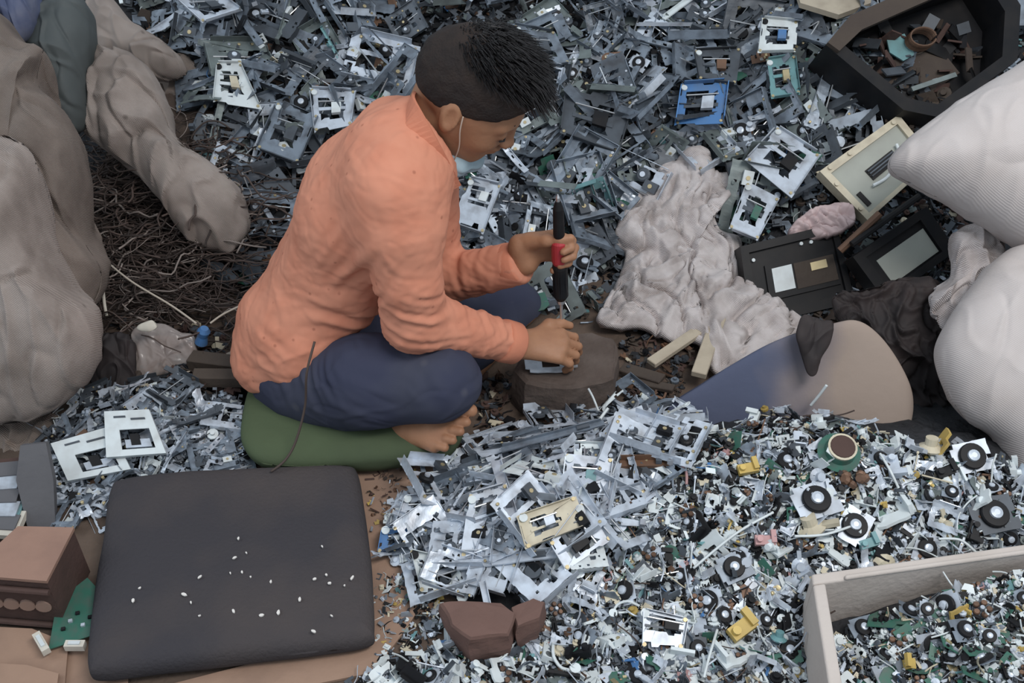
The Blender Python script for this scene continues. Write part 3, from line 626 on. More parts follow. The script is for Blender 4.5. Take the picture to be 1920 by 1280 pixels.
# stack at the left edge: grey slab and flat papers
pl_ = Pl(PZ(70, 960, 0.03), (0.25, -0.75, 0.62)); q = MB(); pl_.prism(q, [(38, 835), (86, 830), (100, 900), (104, 992), (52, 990), (30, 900)], -0.03, 0.0, 'slab_grey'); o = q.build('grey_slab'); recenter(o); tag(o, 'worn grey board standing above the brown box at the left edge', 'board')
for k, (py, m, lab) in enumerate([(985, 'paper', 'lowest cream strip'), (962, 'teal_plastic', 'pale green strip'), (938, 'black_plastic', 'black strip'), (915, 'paper', 'white strip'), (892, 'rust_dark', 'brown strip'), (780, 'black_plastic', 'topmost black strip')]):
    q = MB(); q.box((0, 0, 0.007), (0.12, 0.05, 0.012), m); q.box((0.03, 0, 0.0145), (0.05, 0.03, 0.003), 'steel_light' if k % 2 else 'slab_grey'); o = q.build('flat_strip'); o.location = PZ(-20, py, 0.02 + 0.006 * k); o.rotation_euler = (R(8), 0, R(-4 + 3 * k)); tag(o, lab + ' in the clutter at the left edge behind the brown box', 'strip')

sack('plastic_bag', [(176, 640), (215, 622), (250, 640), (256, 700), (250, 745), (200, 742), (168, 715)], (212, 690, 0.06), 'bag_black', 0.02, 0.03,
     'black crumpled bag left of the clear bag', 'bag', fold=0.008, fscale=20, ridge=0.0052)
# clear bag with brown content, blue cap and strings
a = PZ(300, 720, 0.03); o = inflate('clear_plastic_bag', plane_pts([(250, 618), (300, 606), (338, 622), (366, 632), (370, 690), (370, 728), (330, 726), (300, 708), (256, 710), (252, 660)], P(310, 670, 0.10), (0.1, -0.8, 0.6)), 'clear_bag', 0.010, 0.010, p=8, fold=0.003, fscale=25, ridge=0.0020, rscale=40); recenter(o); tag(o, 'clear plastic bag with brown contents on the rubbish behind the boy', 'bag')
o = inflate('cardboard_piece', plane_pts([(262, 636), (356, 640), (360, 716), (320, 712), (292, 694), (262, 704)], P(310, 670, 0.100), (0.1, -0.8, 0.6)), 'box_brown', 0.004, 0.004, p=8); recenter(o); tag(o, 'brown card inside the clear plastic bag', 'cardboard')
o = inflate('paper_scrap', plane_pts([(262, 608), (285, 600), (296, 612), (280, 622), (258, 618)], P(280, 612, 0.09), NC), 'paper', 0.006, 0.005, fold=0.004, fscale=30); recenter(o); tag(o, 'crumpled white paper on the mouth of the clear bag', 'paper')
q = MB(); c = P(380, 630, 0.12); M = Matrix.Translation(c) @ Matrix.Rotation(R(20), 4, 'Y'); q.lathe([(0.008, -0.022), (0.013, -0.018), (0.010, 0.0), (0.013, 0.014), (0.008, 0.022)], 'blue_plastic', M, 20); o = q.build('blue_tube', smooth=False); recenter(o); tag(o, 'small blue plastic tube right of the clear bag', 'tube')
def strand(name, pts, r, m, label, cat, n=6, sub=26, **k):
    q = MB(); q.tube(catmull(pts, sub, closed=False), r, m, n); o = q.build(name, smooth=True); recenter(o); return tag(o, label, cat, **k)
strand('string', [P(205, 495, 0.30), P(250, 530, 0.24), P(320, 572, 0.18), P(368, 606, 0.13)], 0.0022, 'string', 'long pale string running down to the blue tube', 'string')
strand('string', [P(394, 606, 0.14), P(420, 588, 0.16), P(462, 568, 0.17)], 0.0022, 'string', 'short pale string from the blue tube to behind the shirt', 'string')
strand('twig', [P(193, 540, 0.22), P(196, 570, 0.20), P(200, 592, 0.18)], 0.0035, 'paper', 'short white stick standing in the dark cable tangle', 'stick')
strand('thin_wire', [P(590, 640, -0.135), P(575, 700, -0.17), P(572, 760, -0.175), P(555, 826, -0.205), P(535, 862, -0.228), P(508, 884, -0.245)], 0.0022, 'wire_dark', 'thin black cord hanging from the shirt hem over the green cushion', 'cord')
strand('cable_tie', [P(1103, 728, -0.06), P(1112, 745, -0.07), P(1122, 770, -0.09)], 0.0022, 'white_plastic', 'white cable tie standing at the top of the metal pile', 'cable tie')
strand('cable_tie', [P(1520, 760, -0.10), P(1535, 742, -0.10), P(1550, 722, -0.10)], 0.0028, 'white_plastic', 'white curved cable tie sticking up in front of the round pad', 'cable tie')
strand('cable_tie', [P(1140, 765, -0.12), P(1118, 800, -0.15), P(1112, 850, -0.18)], 0.003, 'white_plastic', 'bent white cable tie arching over the metal pile', 'cable tie')

# dark cables tangled behind the boy's back
rnd = random.Random(11); q = MB()
for k in range(1300):
    cx_, cy_ = rnd.gauss(300, 85), rnd.gauss(450, 95)
    if not (165 < cx_ < 470 and 285 < cy_ < 640): continue
    p = G(cx_, cy_, 0.02) + Vector((0, 0, rnd.uniform(0.0, 0.07))); pts = [p]; a = rnd.uniform(0, 6.28); cur = rnd.uniform(-1.2, 1.2)
    for j in range(rnd.randint(5, 10)):
        a += cur * 0.5 + rnd.uniform(-0.5, 0.5); p = p + Vector((math.cos(a) * 0.028, math.sin(a) * 0.02, rnd.uniform(-0.015, 0.015))); hz = H(p.x, p.y); p.z = max(p.z, hz + 0.006); pts.append(p)
    q.tube(catmull(pts, len(pts) * 2, closed=False), rnd.uniform(0.0008, 0.0024), 'wire_grey' if rnd.random() < 0.14 else 'wire_dark', 5)
o = q.build('cable_tangle', smooth=True); recenter(o); tag(o, 'tangle of dark thin cables between the left sacks and the boy', 'cables', kind='stuff')
for k in range(26):
    px_, py_ = rnd.uniform(170, 350), rnd.uniform(430, 560); p = G(px_, py_, 0.01) + Vector((0, 0, 0.01)); r_ = rnd.uniform(0.012, 0.034)
    o = inflate('earth_lump', [p + Vector((math.cos(t) * r_ * rnd.uniform(0.8, 1.2), math.sin(t) * r_ * rnd.uniform(0.8, 1.2), 0)) for t in [i * math.pi / 4 for i in range(8)]], 'sack_brown', r_ * 0.6, r_ * 0.5, n=24, rings=8, fold=0.004, fscale=40, normal=(0, 0, 1)); recenter(o)
    tag(o, 'dusty grey-brown lump among the dark cables', 'lump', 'dusty lumps in the cable tangle')
# ------------------------------------------------------------------ the boy
JX = dict(hipn=P(560, 690, -0.04), hipf=P(590, 640, 0.13), kneen=P(822, 712, -0.13), kneef=P(965, 580, 0.27))
elN, wrN = P(778, 600, -0.105), P(972, 645, -0.02); shN = P(738, 352, -0.066)
elF, wrF = P(815, 525, 0.16), P(985, 490, 0.075); shF = P(795, 262, 0.19)
chest = P(693, 385, 0.06); belly = P(600, 560, 0.06); but = P(553, 640, 0.05); neck0 = P(790, 260, 0.055)
HC = P(888, 176, 0.055)
pit, yaw, rol = R(35), R(-14), R(4)
HM = Matrix.Rotation(yaw, 3, 'Z') @ Matrix.Rotation(pit, 3, 'Y') @ Matrix.Rotation(rol, 3, 'X')
def hl(f_, l_, u_): return HC + HM @ Vector((f_, l_, u_))
hax = [tuple(HM @ Vector(a)) for a in ((1, 0, 0), (0, 1, 0), (0, 0, 1))]
boy = empty('person', (but.x, but.y, 0.0), 'person in orange shirt and navy trousers sitting cross-legged on the green cushion with a screwdriver', 'person')
def local(V): return V - np.array([but.x, but.y, 0.0])
def finger(Fd, root, d, n, s, lens, rad, curls, k=0.004):
    pts = [Vector(root)]; a = 0; rs = [rad * 1.08]
    for L, c in zip(lens, curls):
        a += R(c); dd = d * math.cos(a) - n * math.sin(a); pts.append(pts[-1] + dd * L); rs.append(rs[-1] * 0.93)
    Fd.chain([tuple(p) for p in pts], rs, k); return pts
def hand(Fd, wrist, d, n, th, curls, thumb, sc=1.0, spread=0.06):
    """d to the fingers, n back of the hand, th towards the thumb side"""
    d = d.normalized(); n = (n - d * n.dot(d)).normalized(); s = d.cross(n); s = s if s.dot(th) > 0 else -s
    tips = []; offs = [0.027, 0.009, -0.009, -0.026]; ln = [(0.034, 0.021, 0.017), (0.038, 0.024, 0.018), (0.035, 0.022, 0.017), (0.027, 0.017, 0.015)]; pl = [0.070, 0.073, 0.069, 0.062]
    for i in range(4):
        kn = wrist + (d * pl[i] + s * offs[i] + n * (0.004 if i in (1, 2) else 0)) * sc
        Fd.cap(tuple(wrist + s * offs[i] * 0.55 * sc), tuple(kn), 0.0150 * sc, 0.0105 * sc, 0.012)
        di = (d + s * spread * (1.5 - i)).normalized()
        tips.append(finger(Fd, kn, di, n, s, [x * sc for x in ln[i]], 0.0082 * sc, curls[i]))
    tb = wrist + (d * 0.022 + s * 0.020 - n * 0.006) * sc
    p1 = tb + (d * thumb[0] + s * thumb[1] - n * thumb[2]).normalized() * 0.036 * sc; p2 = p1 + (d * thumb[3] + s * thumb[4] - n * thumb[5]).normalized() * 0.026 * sc; p3 = p2 + (d * thumb[6] + s * thumb[7] - n * thumb[8]).normalized() * 0.020 * sc
    Fd.chain([tuple(x) for x in (tb, p1, p2, p3)], [0.0155 * sc, 0.0108 * sc, 0.0092 * sc, 0.008 * sc], 0.008)
    return tips, p3
lo = (-0.52, -0.24, 0.015); hi = (0.18, 0.42, 0.82)
B = Field(lo, hi, 0.003)
T = tuple
# trunk and limbs (under the clothes)
B.cap(T(but), T(belly), 0.088, 0.085, 0.03, sy=1.15); B.cap(T(belly), T(chest), 0.085, 0.098, 0.03, sy=1.15)
B.cap(T(chest), T(neck0), 0.098, 0.05, 0.03, sy=1.1); B.cap(T(shN), T(shF), 0.048, 0.048, 0.03)
B.chain([T(shN), T(elN), T(wrN)], [0.045, 0.034, 0.023], 0.015); B.chain([T(shF), T(elF), T(wrF)], [0.045, 0.034, 0.023], 0.015)
B.cap(T(JX['hipn']), T(JX['kneen']), 0.066, 0.05, 0.02); B.cap(T(JX['hipf']), T(JX['kneef']), 0.066, 0.05, 0.02)
footR = P(690, 720, 0.12); ankL = P(772, 806, -0.145)
B.cap(T(JX['kneen']), T(footR), 0.045, 0.028, 0.02); B.cap(T(JX['kneef']), T(ankL), 0.045, 0.028, 0.02)
# neck and head
B.cap(T(neck0), T(hl(-0.035, 0, -0.045)), 0.047, 0.050, 0.02)
B.ell(hl(-0.012, 0, 0.018), hax, (0.094, 0.073, 0.084), 0.0)
B.ell(hl(0.030, 0, -0.030), hax, (0.052, 0.056, 0.070), 0.035)
B.ell(hl(0.046, 0, -0.082), hax, (0.026, 0.028, 0.022), 0.03)          # chin
for s_ in (-1, 1):
    B.cap(T(hl(-0.005, s_ * 0.052, -0.045)), T(hl(0.044, s_ * 0.020, -0.082)), 0.016, 0.015, 0.025)   # jaw
    B.ell(hl(0.052, s_ * 0.034, -0.036), hax, (0.020, 0.020, 0.020), 0.02)    # cheek
    B.cap(T(hl(0.076, s_ * 0.012, 0.012)), T(hl(0.066, s_ * 0.040, 0.010)), 0.008, 0.008, 0.014)  # brow
    B.ell(hl(0.086, s_ * 0.030, -0.008), hax, (0.014, 0.015, 0.011), 0.012, 's')   # socket
    B.ell(hl(0.068, s_ * 0.030, -0.008), hax, (0.014, 0.015, 0.013), 0.003)   # closed lid
    # ear
    ec = hl(-0.012, s_ * 0.073, -0.012); ea = (HM @ Vector((0.94, s_ * 0.30, 0.15)), HM @ Vector((-0.30 * s_, 0.95, 0)), HM @ Vector((-0.16, 0, 0.98)))
    B.ell(ec, [T(a) for a in ea], (0.017, 0.008, 0.030), 0.005); B.ell(ec + HM @ Vector((0.003, s_ * 0.008, 0.002)), [T(a) for a in ea], (0.010, 0.006, 0.019), 0.004, 's')
B.cap(T(hl(0.078, 0, 0.004)), T(hl(0.092, 0, -0.030)), 0.006, 0.008, 0.010); B.ell(hl(0.095, 0, -0.034), hax, (0.009, 0.010, 0.008), 0.006)
for s_ in (-1, 1): B.ell(hl(0.090, s_ * 0.011, -0.036), hax, (0.008, 0.007, 0.007), 0.005)
B.ell(hl(0.078, 0, -0.054), hax, (0.014, 0.019, 0.0055), 0.007); B.ell(hl(0.076, 0, -0.064), hax, (0.013, 0.016, 0.0060), 0.007)
# hands
hN = P(985, 645, -0.015)
tipsN, _ = hand(B, hN, Vector((1, 0.10, -0.16)), Vector((0.1, -0.38, 0.9)), Vector((0, 1, 0)), [(30, 40, 30), (32, 42, 35), (32, 45, 35), (30, 45, 35)], (0.7, 0.7, -0.1, 0.9, 0.25, 0.2, 1, 0, 0.3), 1.0)
tool_b = P(1053, 604, 0.045); tool_t = P(1046, 372, 0.045); tool_x = (tool_t - tool_b).normalized()
grip = P(1046, 478, 0.045)
hF = grip + Vector((-0.070, 0.030, -0.006))
tipsF, _ = hand(B, hF, Vector((1, 0.06, 0.05)), Vector((0.0, 1, 0.12)), Vector((0, 0, 1)), [(38, 62, 50), (40, 65, 50), (42, 66, 50), (46, 66, 50)], (0.9, 0.45, 0.55, 1, 0.3, 0.35, 1, 0.1, 0.0), 0.98, 0.02)
B.cap(T(wrF), T(hF), 0.022, 0.018, 0.012); B.cap(T(wrN), T(hN), 0.022, 0.018, 0.012)
# left foot below the right knee, toes towards the stone
an = ankL; tdir = (P(880, 796, -0.185) - an); tdir = tdir.normalized(); upf = Vector((0.25, -0.35, 0.9)); upf = (upf - tdir * upf.dot(tdir)).normalized(); sf = tdir.cross(upf)  # sf: towards camera/down
if sf.y > 0: sf = -sf
B.cap(T(an - tdir * 0.03), T(an + tdir * 0.045), 0.028, 0.026, 0.015)
toe = [(-0.030, 0.082, 0.0125, 0.030), (-0.010, 0.080, 0.0092, 0.028), (0.006, 0.074, 0.0088, 0.026), (0.021, 0.066, 0.0084, 0.023), (0.034, 0.056, 0.0080, 0.020)]
for o_, l_, r_, tl in toe:
    b0 = an + tdir * l_ + sf * o_ * 1.0 - upf * 0.006
    B.cap(T(an + tdir * 0.02 + sf * o_ * 0.4), T(b0), 0.019, 0.0125, 0.012)
    dd = (tdir + sf * (o_ * 5.0)).normalized(); m_ = b0 + dd * tl * 0.6 + upf * 0.003; B.chain([T(b0), T(m_), T(m_ + dd * tl * 0.5 - upf * 0.006)], [r_, r_ * 0.92, r_ * 1.0], 0.003)
V, Q = B.mesh(); V = relax(V, Q, 1, 0.5); ob = npmesh('body', local(V), Q, 'skin', boy)
ob['label'] = 'bare brown skin of face, hands and foot'

def folds(V, N, centre, radius, axis, freq, amp, seed=0, warp=1.0):
    d = V - np.array(centre); r = np.linalg.norm(d, axis=1); w_ = np.clip(1 - r / radius, 0, 1); w_ = w_ * w_ * (3 - 2 * w_)
    idx = np.nonzero(w_ > 0.001)[0]; ax_ = np.array(Vector(axis).normalized()); out = np.zeros(len(V))
    for i in idx:
        v = Vector(V[i]); ph = float(V[i] @ ax_) * freq + warp * 3.0 * noise.noise(v * 9 + Vector((seed, 0, 0)))
        out[i] = amp * w_[i] * (math.sin(ph) * 0.6 + 0.4 * math.sin(ph * 1.7 + 1)) * (0.6 + 0.8 * noise.noise(v * 14 + Vector((0, seed, 0))))
    return out
def fbm(V, sc, amp, seed=0):
    return np.array([amp * (noise.noise(Vector(v) * sc + Vector((seed, 0, 0))) + 0.5 * noise.noise(Vector(v) * sc * 2.2 + Vector((0, seed, 0)))) for v in V])
def creases(V, sc, amp, seed=0):
    out = np.zeros(len(V))
    for i, v in enumerate(V):
        w = Vector(v); w = w + Vector((noise.noise(w * 8), noise.noise(w * 8 + Vector((4, 0, 0))), noise.noise(w * 8 + Vector((0, 4, 0))))) * 0.04; w.z *= 1.8
        out[i] = amp * (max(0, 1 - abs(noise.noise(w * sc + Vector((seed, 0, 0)))) * 5) ** 1.5 - max(0, 1 - abs(noise.noise(w * sc * 1.3 + Vector((0, seed, 5)))) * 5) ** 1.5)
    return out
# shirt
Sf = Field((-0.54, -0.24, 0.06), (0.12, 0.36, 0.70), 0.004)
for dy in (-0.035, 0.04):
    of = Vector((0, dy, 0))
    Sf.cap(T(but + of), T(belly + of), 0.100, 0.100, 0.03); Sf.cap(T(belly + of), T(chest + of), 0.100, 0.112, 0.03); Sf.cap(T(chest + of), T(P(748, 300, 0.06) + of), 0.112, 0.088, 0.03)
Sf.cap(T(P(512, 600, 0.03)), T(P(506, 672, 0.0)), 0.066, 0.068, 0.04); Sf.cap(T(P(560, 630, -0.02)), T(P(570, 655, -0.04)), 0.082, 0.076, 0.04)
Sf.cap(T(P(748, 300, 0.06)), T(P(790, 235, 0.055)), 0.084, 0.052, 0.03)
Sf.cap(T(P(748, 300, 0.0)), T(shN), 0.070, 0.060, 0.05); Sf.cap(T(chest + Vector((0.0, -0.035, 0.0))), T(shN), 0.095, 0.058, 0.05); Sf.cap(T(P(748, 320, 0.0)), T(P(745, 420, -0.075)), 0.070, 0.055, 0.06); Sf.cap(T(P(760, 290, 0.12)), T(shF), 0.07, 0.060, 0.03)
# underside of the shirt rises towards the front
Sf.cut(P(600, 694, -0.10), (0.57, -0.05, -0.82), 0.012, box=((-0.6, -0.3, 0.0), (0.05, 0.40, 0.36)))
Sf.cap(T(shN), T(P(752, 440, -0.095)), 0.056, 0.058, 0.05); Sf.cap(T(P(752, 440, -0.095)), T(P(766, 520, -0.11)), 0.058, 0.057, 0.03); Sf.cap(T(P(766, 520, -0.11)), T(elN), 0.057, 0.052, 0.008); Sf.cap(T(elN), T(wrN - (wrN - elN).normalized() * 0.004), 0.054, 0.036, 0.02)
Sf.chain([T(shF), T(elF)], [0.062, 0.054], 0.02); Sf.cap(T(elF), T(wrF), 0.052, 0.036, 0.02)
cd_ = (wrN - elN).normalized(); cf_ = (wrF - elF).normalized()
Sf.cut(wrN - cd_ * 0.006, cd_, 0.004, box=(tuple(wrN - Vector((0.03, 0.07, 0.07))), tuple(wrN + Vector((0.08, 0.07, 0.07)))))
Sf.cut(wrF - cf_ * 0.006, cf_, 0.004, box=(tuple(wrF - Vector((0.03, 0.07, 0.07))), tuple(wrF + Vector((0.08, 0.07, 0.07)))))
Sf.ell(P(812, 245, 0.045), [(0.8, 0, -0.6), (0, 1, 0), (0.6, 0, 0.8)], (0.060, 0.050, 0.05), 0.012, 's')    # neck opening
V, Q = Sf.mesh(); V = relax(V, Q, 3, 0.5); N = normals(V, Q)
up_ = (shN - elN).normalized()
D = folds(V, N, elN + Vector((0.02, 0, 0.02)), 0.13, up_ + Vector((0.5, 0, 0)), 230, 0.0085, 1) + folds(V, N, (elN + wrN) / 2, 0.12, cd_ + Vector((0, 0, 0.5)), 240, 0.006, 3) \
  + folds(V, N, P(690, 500, -0.1), 0.13, Vector((1, 0, -0.6)), 170, 0.010, 5) + folds(V, N, P(650, 620, -0.08), 0.15, Vector((0.35, 0, 0.9)), 120, 0.0075, 7) \
  + folds(V, N, P(540, 680, -0.08), 0.12, Vector((0.5, 0.1, 0.85)), 110, 0.006, 9) + folds(V, N, shN + Vector((0.03, 0, -0.05)), 0.10, Vector((0.8, 0.2, 0.3)), 150, 0.003, 11) \
  + folds(V, N, (elF + wrF) / 2, 0.12, cf_, 180, 0.003, 13) + fbm(V, 9, 0.004, 2) + fbm(V, 30, 0.0010, 4) + creases(V, 10, 0.0020, 3) * np.clip(1.3 - (V[:, 2] - 0.1) / 0.35, 0.25, 1) + creases(V, 20, 0.0011, 8)
V = V + N * D[:, None]; V = relax(V, Q, 1, 0.4)
so = npmesh('shirt', local(V), Q, 'shirt', boy); so['label'] = 'orange long-sleeved cotton shirt'
def ribbon(name, pts, nrm, w_, t_, m, parent, sub=30):
    cs = catmull(pts, sub, closed=False); ns = catmull(nrm, sub, closed=False); q = MB(); V_ = []; F_ = []
    for i, p in enumerate(cs):
        t = (cs[min(i + 1, sub - 1)] - cs[max(i - 1, 0)]).normalized(); n_ = ns[i].normalized(); s_ = t.cross(n_).normalized()
        V_ += [p + s_ * w_ / 2 + n_ * t_, p - s_ * w_ / 2 + n_ * t_ * 0.6, p - s_ * w_ / 2 - n_ * t_ * 0.4, p + s_ * w_ / 2 - n_ * t_]
    for i in range(sub - 1): F_ += [(4 * i + a, 4 * i + (a + 1) % 4, 4 * i + 4 + (a + 1) % 4, 4 * i + 4 + a) for a in range(4)]
    F_ += [(3, 2, 1, 0), tuple(4 * (sub - 1) + a for a in range(4))]
    q.add([v - Vector((but.x, but.y, 0)) for v in V_], F_, m); o = q.build(name, parent, smooth=False); return o
ribbon('collar', [P(800, 192, 0.12), P(772, 190, 0.05), P(774, 214, -0.012), P(799, 264, -0.036), P(826, 314, -0.030), P(848, 356, -0.008)],
       [(-0.2, 1, .3), (-1, 0.0, .5), (-0.5, -0.8, .3), (-.1, -1, .3), (0, -1, .4), (0.2, -1, .4)], 0.034, 0.005, 'shirt_trim', so)
for p in (P(812, 372, 0.0), P(826, 436, 0.01)):
    q = MB(); q.lathe([(0.004, -0.002), (0.005, 0), (0.004, 0.0025)], 'pink_plastic', Matrix.Translation(p - Vector((but.x, but.y, 0))) @ Matrix.Rotation(R(70), 4, 'X'), 12); q.build('button', so)
q = MB()
# cuffs
for w_, d_, nm in ((wrN, cd_, 'cuff'), (wrF, cf_, 'cuff')):
    q = MB(); M = Matrix.Translation(w_ - d_ * 0.006 - Vector((but.x, but.y, 0))) @ d_.to_track_quat('Z', 'Y').to_matrix().to_4x4()
    q.lathe([(0.0385, -0.038), (0.0405, -0.030), (0.0395, -0.004), (0.0365, 0.0), (0.030, 0.0), (0.030, -0.02)], 'shirt_trim', M, 28); q.build(nm, so, smooth=True)
# trousers
Tf = Field((-0.50, -0.26, 0.03), (0.16, 0.42, 0.34), 0.004)
for dy in (-0.04, 0.04): Tf.cap(T(but + Vector((0.0, dy, -0.02))), T(P(575, 620, 0.05 + dy)), 0.088, 0.085, 0.03)
kn = JX['kneen']; Tf.chain([T(P(565, 712, -0.05)), T(P(690, 714, -0.11)), T(kn)], [0.072, 0.082, 0.068], 0.03)
Tf.cap(T(kn), T(P(700, 760, -0.06)), 0.062, 0.045, 0.03); Tf.cap(T(P(530, 738, -0.03)), T(P(640, 744, -0.10)), 0.045, 0.060, 0.03)
Tf.cap(T(kn), T(footR), 0.058, 0.045, 0.03)
Tf.cap(T(JX['hipf']), T(JX['kneef']), 0.080, 0.060, 0.03); Tf.cap(T(JX['kneef']), T(ankL + Vector((0.03, 0.085, 0.03))), 0.056, 0.040, 0.03)
V, Q = Tf.mesh(); V = relax(V, Q, 3, 0.5); N = normals(V, Q)
D = folds(V, N, P(560, 690, -0.12), 0.13, Vector((1, 0, 0.4)), 170, 0.007, 2) + folds(V, N, P(700, 740, -0.18), 0.14, Vector((0.3, 0, 1)), 120, 0.003, 12) + folds(V, N, kn, 0.14, Vector((1, 0, 0.6)), 80, 0.004, 6) + folds(V, N, JX['kneef'], 0.12, Vector((1, 0.4, 0)), 110, 0.004, 8) + fbm(V, 6, 0.005, 5) + creases(V, 9, 0.0016, 6) 
V = V + N * D[:, None]; to = npmesh('trousers', local(V), Q, 'trousers', boy); to['label'] = 'navy blue trousers'
# hair: cropped sides, longer top falling over the forehead
Hf = Field(T(HC - Vector((0.16, 0.14, 0.14))), T(HC + Vector((0.18, 0.14, 0.16))), 0.0028)
Hf.ell(hl(-0.014, 0, 0.020), hax, (0.0965, 0.0750, 0.0865), 0.0)
Hf.ell(hl(0.012, 0, 0.045), hax, (0.092, 0.070, 0.075), 0.02)
Hf.cut(hl(0.062, 0, 0.034), HM @ Vector((0.80, 0, -0.60)), 0.01)       # forehead line
Hf.cut(hl(-0.012, 0, -0.008), HM @ Vector((0.42, 0, -0.9)), 0.01)       # over the ears, down to the nape
V, Q = Hf.mesh(); V = relax(V, Q, 2); N = normals(V, Q); V = V + N * fbm(V, 60, 0.0015, 3)[:, None]
ho = npmesh('hair', local(V), Q, 'hair_short', boy); ho['label'] = 'black hair cropped at the sides and longer on top'
rnd = random.Random(5); q = MB(); off = Vector((but.x, but.y, 0))
for k in range(2600):
    th_, ph_ = rnd.uniform(0, 6.283), rnd.uniform(0.0, 1.0) ** 0.6 * 1.15
    d = Vector((math.sin(ph_) * math.cos(th_), math.sin(ph_) * math.sin(th_), math.cos(ph_)))
    pl_ = Vector((0.008 + d.x * 0.088, d.y * 0.068, 0.042 + d.z * 0.076))
    if pl_.z < 0.035 and pl_.x < 0.05: continue
    L = rnd.uniform(0.016, 0.034) * (1.0 if d.z > 0.4 else 0.5); comb = Vector((0.9 + 0.3 * rnd.uniform(-1, 1), 0.5 * rnd.uniform(-1, 1), 0)); dirn = (d * 0.75 + comb * 0.75)
    if d.x > 0.5: dirn = d * 0.5 + Vector((0.55, rnd.uniform(-0.3, 0.3), -0.25))
    a = hl(*pl_) - off; b = a + (HM @ dirn.normalized()) * L * 0.6; c_ = b + (HM @ (dirn * 0.8 + Vector((0.3, 0, -0.35))).normalized()) * L * 0.5
    q.tube([a, b, c_], 0.0016, 'hair', 3, r2=0.0003)
q.build('hair_tuft', ho)
# eyebrows, lashes, lips
for s_ in (-1, 1):
    q = MB(); q.tube([hl(0.083, s_ * 0.012, 0.014) - off, hl(0.080, s_ * 0.028, 0.019) - off, hl(0.066, s_ * 0.046, 0.014) - off], 0.0030, 'hair', 6, r2=0.0012); q.build('eyebrow', boy)
    q = MB(); q.tube([hl(0.081, s_ * 0.019, -0.014) - off, hl(0.0835, s_ * 0.030, -0.016) - off, hl(0.077, s_ * 0.043, -0.013) - off], 0.0016, 'hair', 5); q.build('eyelash', boy)
# mask pulled down under the chin, with ear loops
cen = [hl(0.020, -0.056, -0.094), hl(0.046, -0.042, -0.106), hl(0.062, 0, -0.108), hl(0.046, 0.042, -0.106), hl(0.020, 0.056, -0.094)]
Mf = Field(T(HC - Vector((0.12, 0.14, 0.20))), T(HC + Vector((0.14, 0.14, 0.02))), 0.0022)
Mf.chain([T(c_) for c_ in cen], [0.009, 0.018, 0.022, 0.018, 0.009], 0.012)
Mf.cap(T(hl(-0.028, -0.062, -0.070)), T(hl(0.010, -0.060, -0.112)), 0.010, 0.013, 0.012)
V, Q = Mf.mesh(); V = relax(V, Q, 1); N = normals(V, Q)
V = V + N * folds(V, N, hl(0.04, -0.03, -0.105), 0.12, HM @ Vector((0.3, 0.0, 1)), 420, 0.0022, 4)[:, None]; mo = npmesh('face_mask', local(V), Q, 'mask_cloth', boy); mo['label'] = 'grey-blue face mask pulled down under the chin'
for s_ in (-1, 1):
    q = MB(); q.tube([p - off for p in catmull([hl(0.004, s_ * 0.078, 0.008), hl(0.014, s_ * 0.074, -0.020), hl(0.030, s_ * 0.064, -0.055), hl(0.038, s_ * 0.056, -0.088)], 14, closed=False)], 0.0011, 'elastic', 6); q.build('ear_loop', mo)

# ------------------------------------------------------------------ screwdriver and the metal plate on the stone
def along(t): return tool_b + (tool_t - tool_b) * t
sd = empty('screwdriver', along(0.5), 'screwdriver with a red and black handle held upright in both hands over the stone', 'screwdriver')
def cylp(nm, a, b, prof, m, lab=None, n=20):
    q = MB(); A = along(a) - along(0.5); L = (along(b) - along(a)).length; M = Matrix.Translation(A) @ tool_x.to_track_quat('Z', 'Y').to_matrix().to_4x4()
    q.lathe([(r, z * L) for r, z in prof], m, M, n); o = q.build(nm, sd, smooth=False)
    bv = None
    if lab: o['label'] = lab
    return o
cylp('shaft', -0.02, 0.17, [(0.0015, 0), (0.0032, 0.1), (0.0032, 1)], 'chrome', 'thin chrome shaft')
cylp('collar', 0.165, 0.20, [(0.006, 0), (0.0085, 0.3), (0.0085, 1)], 'chrome')
cylp('handle', 0.20, 0.50, [(0.009, 0), (0.0145, 0.12), (0.0125, 0.5), (0.0145, 0.9), (0.013, 1)], 'black_plastic', 'black handle')
cylp('grip', 0.50, 0.70, [(0.0130, 0), (0.0148, 0.1), (0.0148, 0.85), (0.009, 1)], 'red_grip', 'red top grip')
cylp('top_sleeve', 0.70, 0.98, [(0.009, 0), (0.0105, 0.1), (0.0095, 0.8), (0.005, 1)], 'black_plastic')
cylp('top_pin', 0.80, 1.03, [(0.0038, 0), (0.0038, 0.9), (0.001, 1)], 'chrome')
for k in range(8):
    a = k * math.pi / 4; q = MB(); A = along(0.23) - along(0.5); u = tool_x.orthogonal().normalized(); v = tool_x.cross(u); d = (u * math.cos(a) + v * math.sin(a)) * 0.0125
    q.cyl(A + d, A + d + tool_x * 0.06, 0.0018, 'black_plastic', 5); q.build('handle_rib', sd)
q = MB(); pb = P(1033, 688, -0.01); msk = np.ones((12, 7), bool); msk[4:8, 2:5] = False; msk[0, 0] = msk[-1, 0] = msk[-1, -1] = False
q.plate(msk, 0.0083, 0.007, 0.003, 'steel_light', bend=0.3); o = q.build('metal_plate'); o.location = (pb.x, pb.y + 0.014, 0.0945); o.rotation_euler = (R(-2), 0, R(4)); tag(o, 'small stamped metal plate held flat on the stone under the hand', 'metal plate')
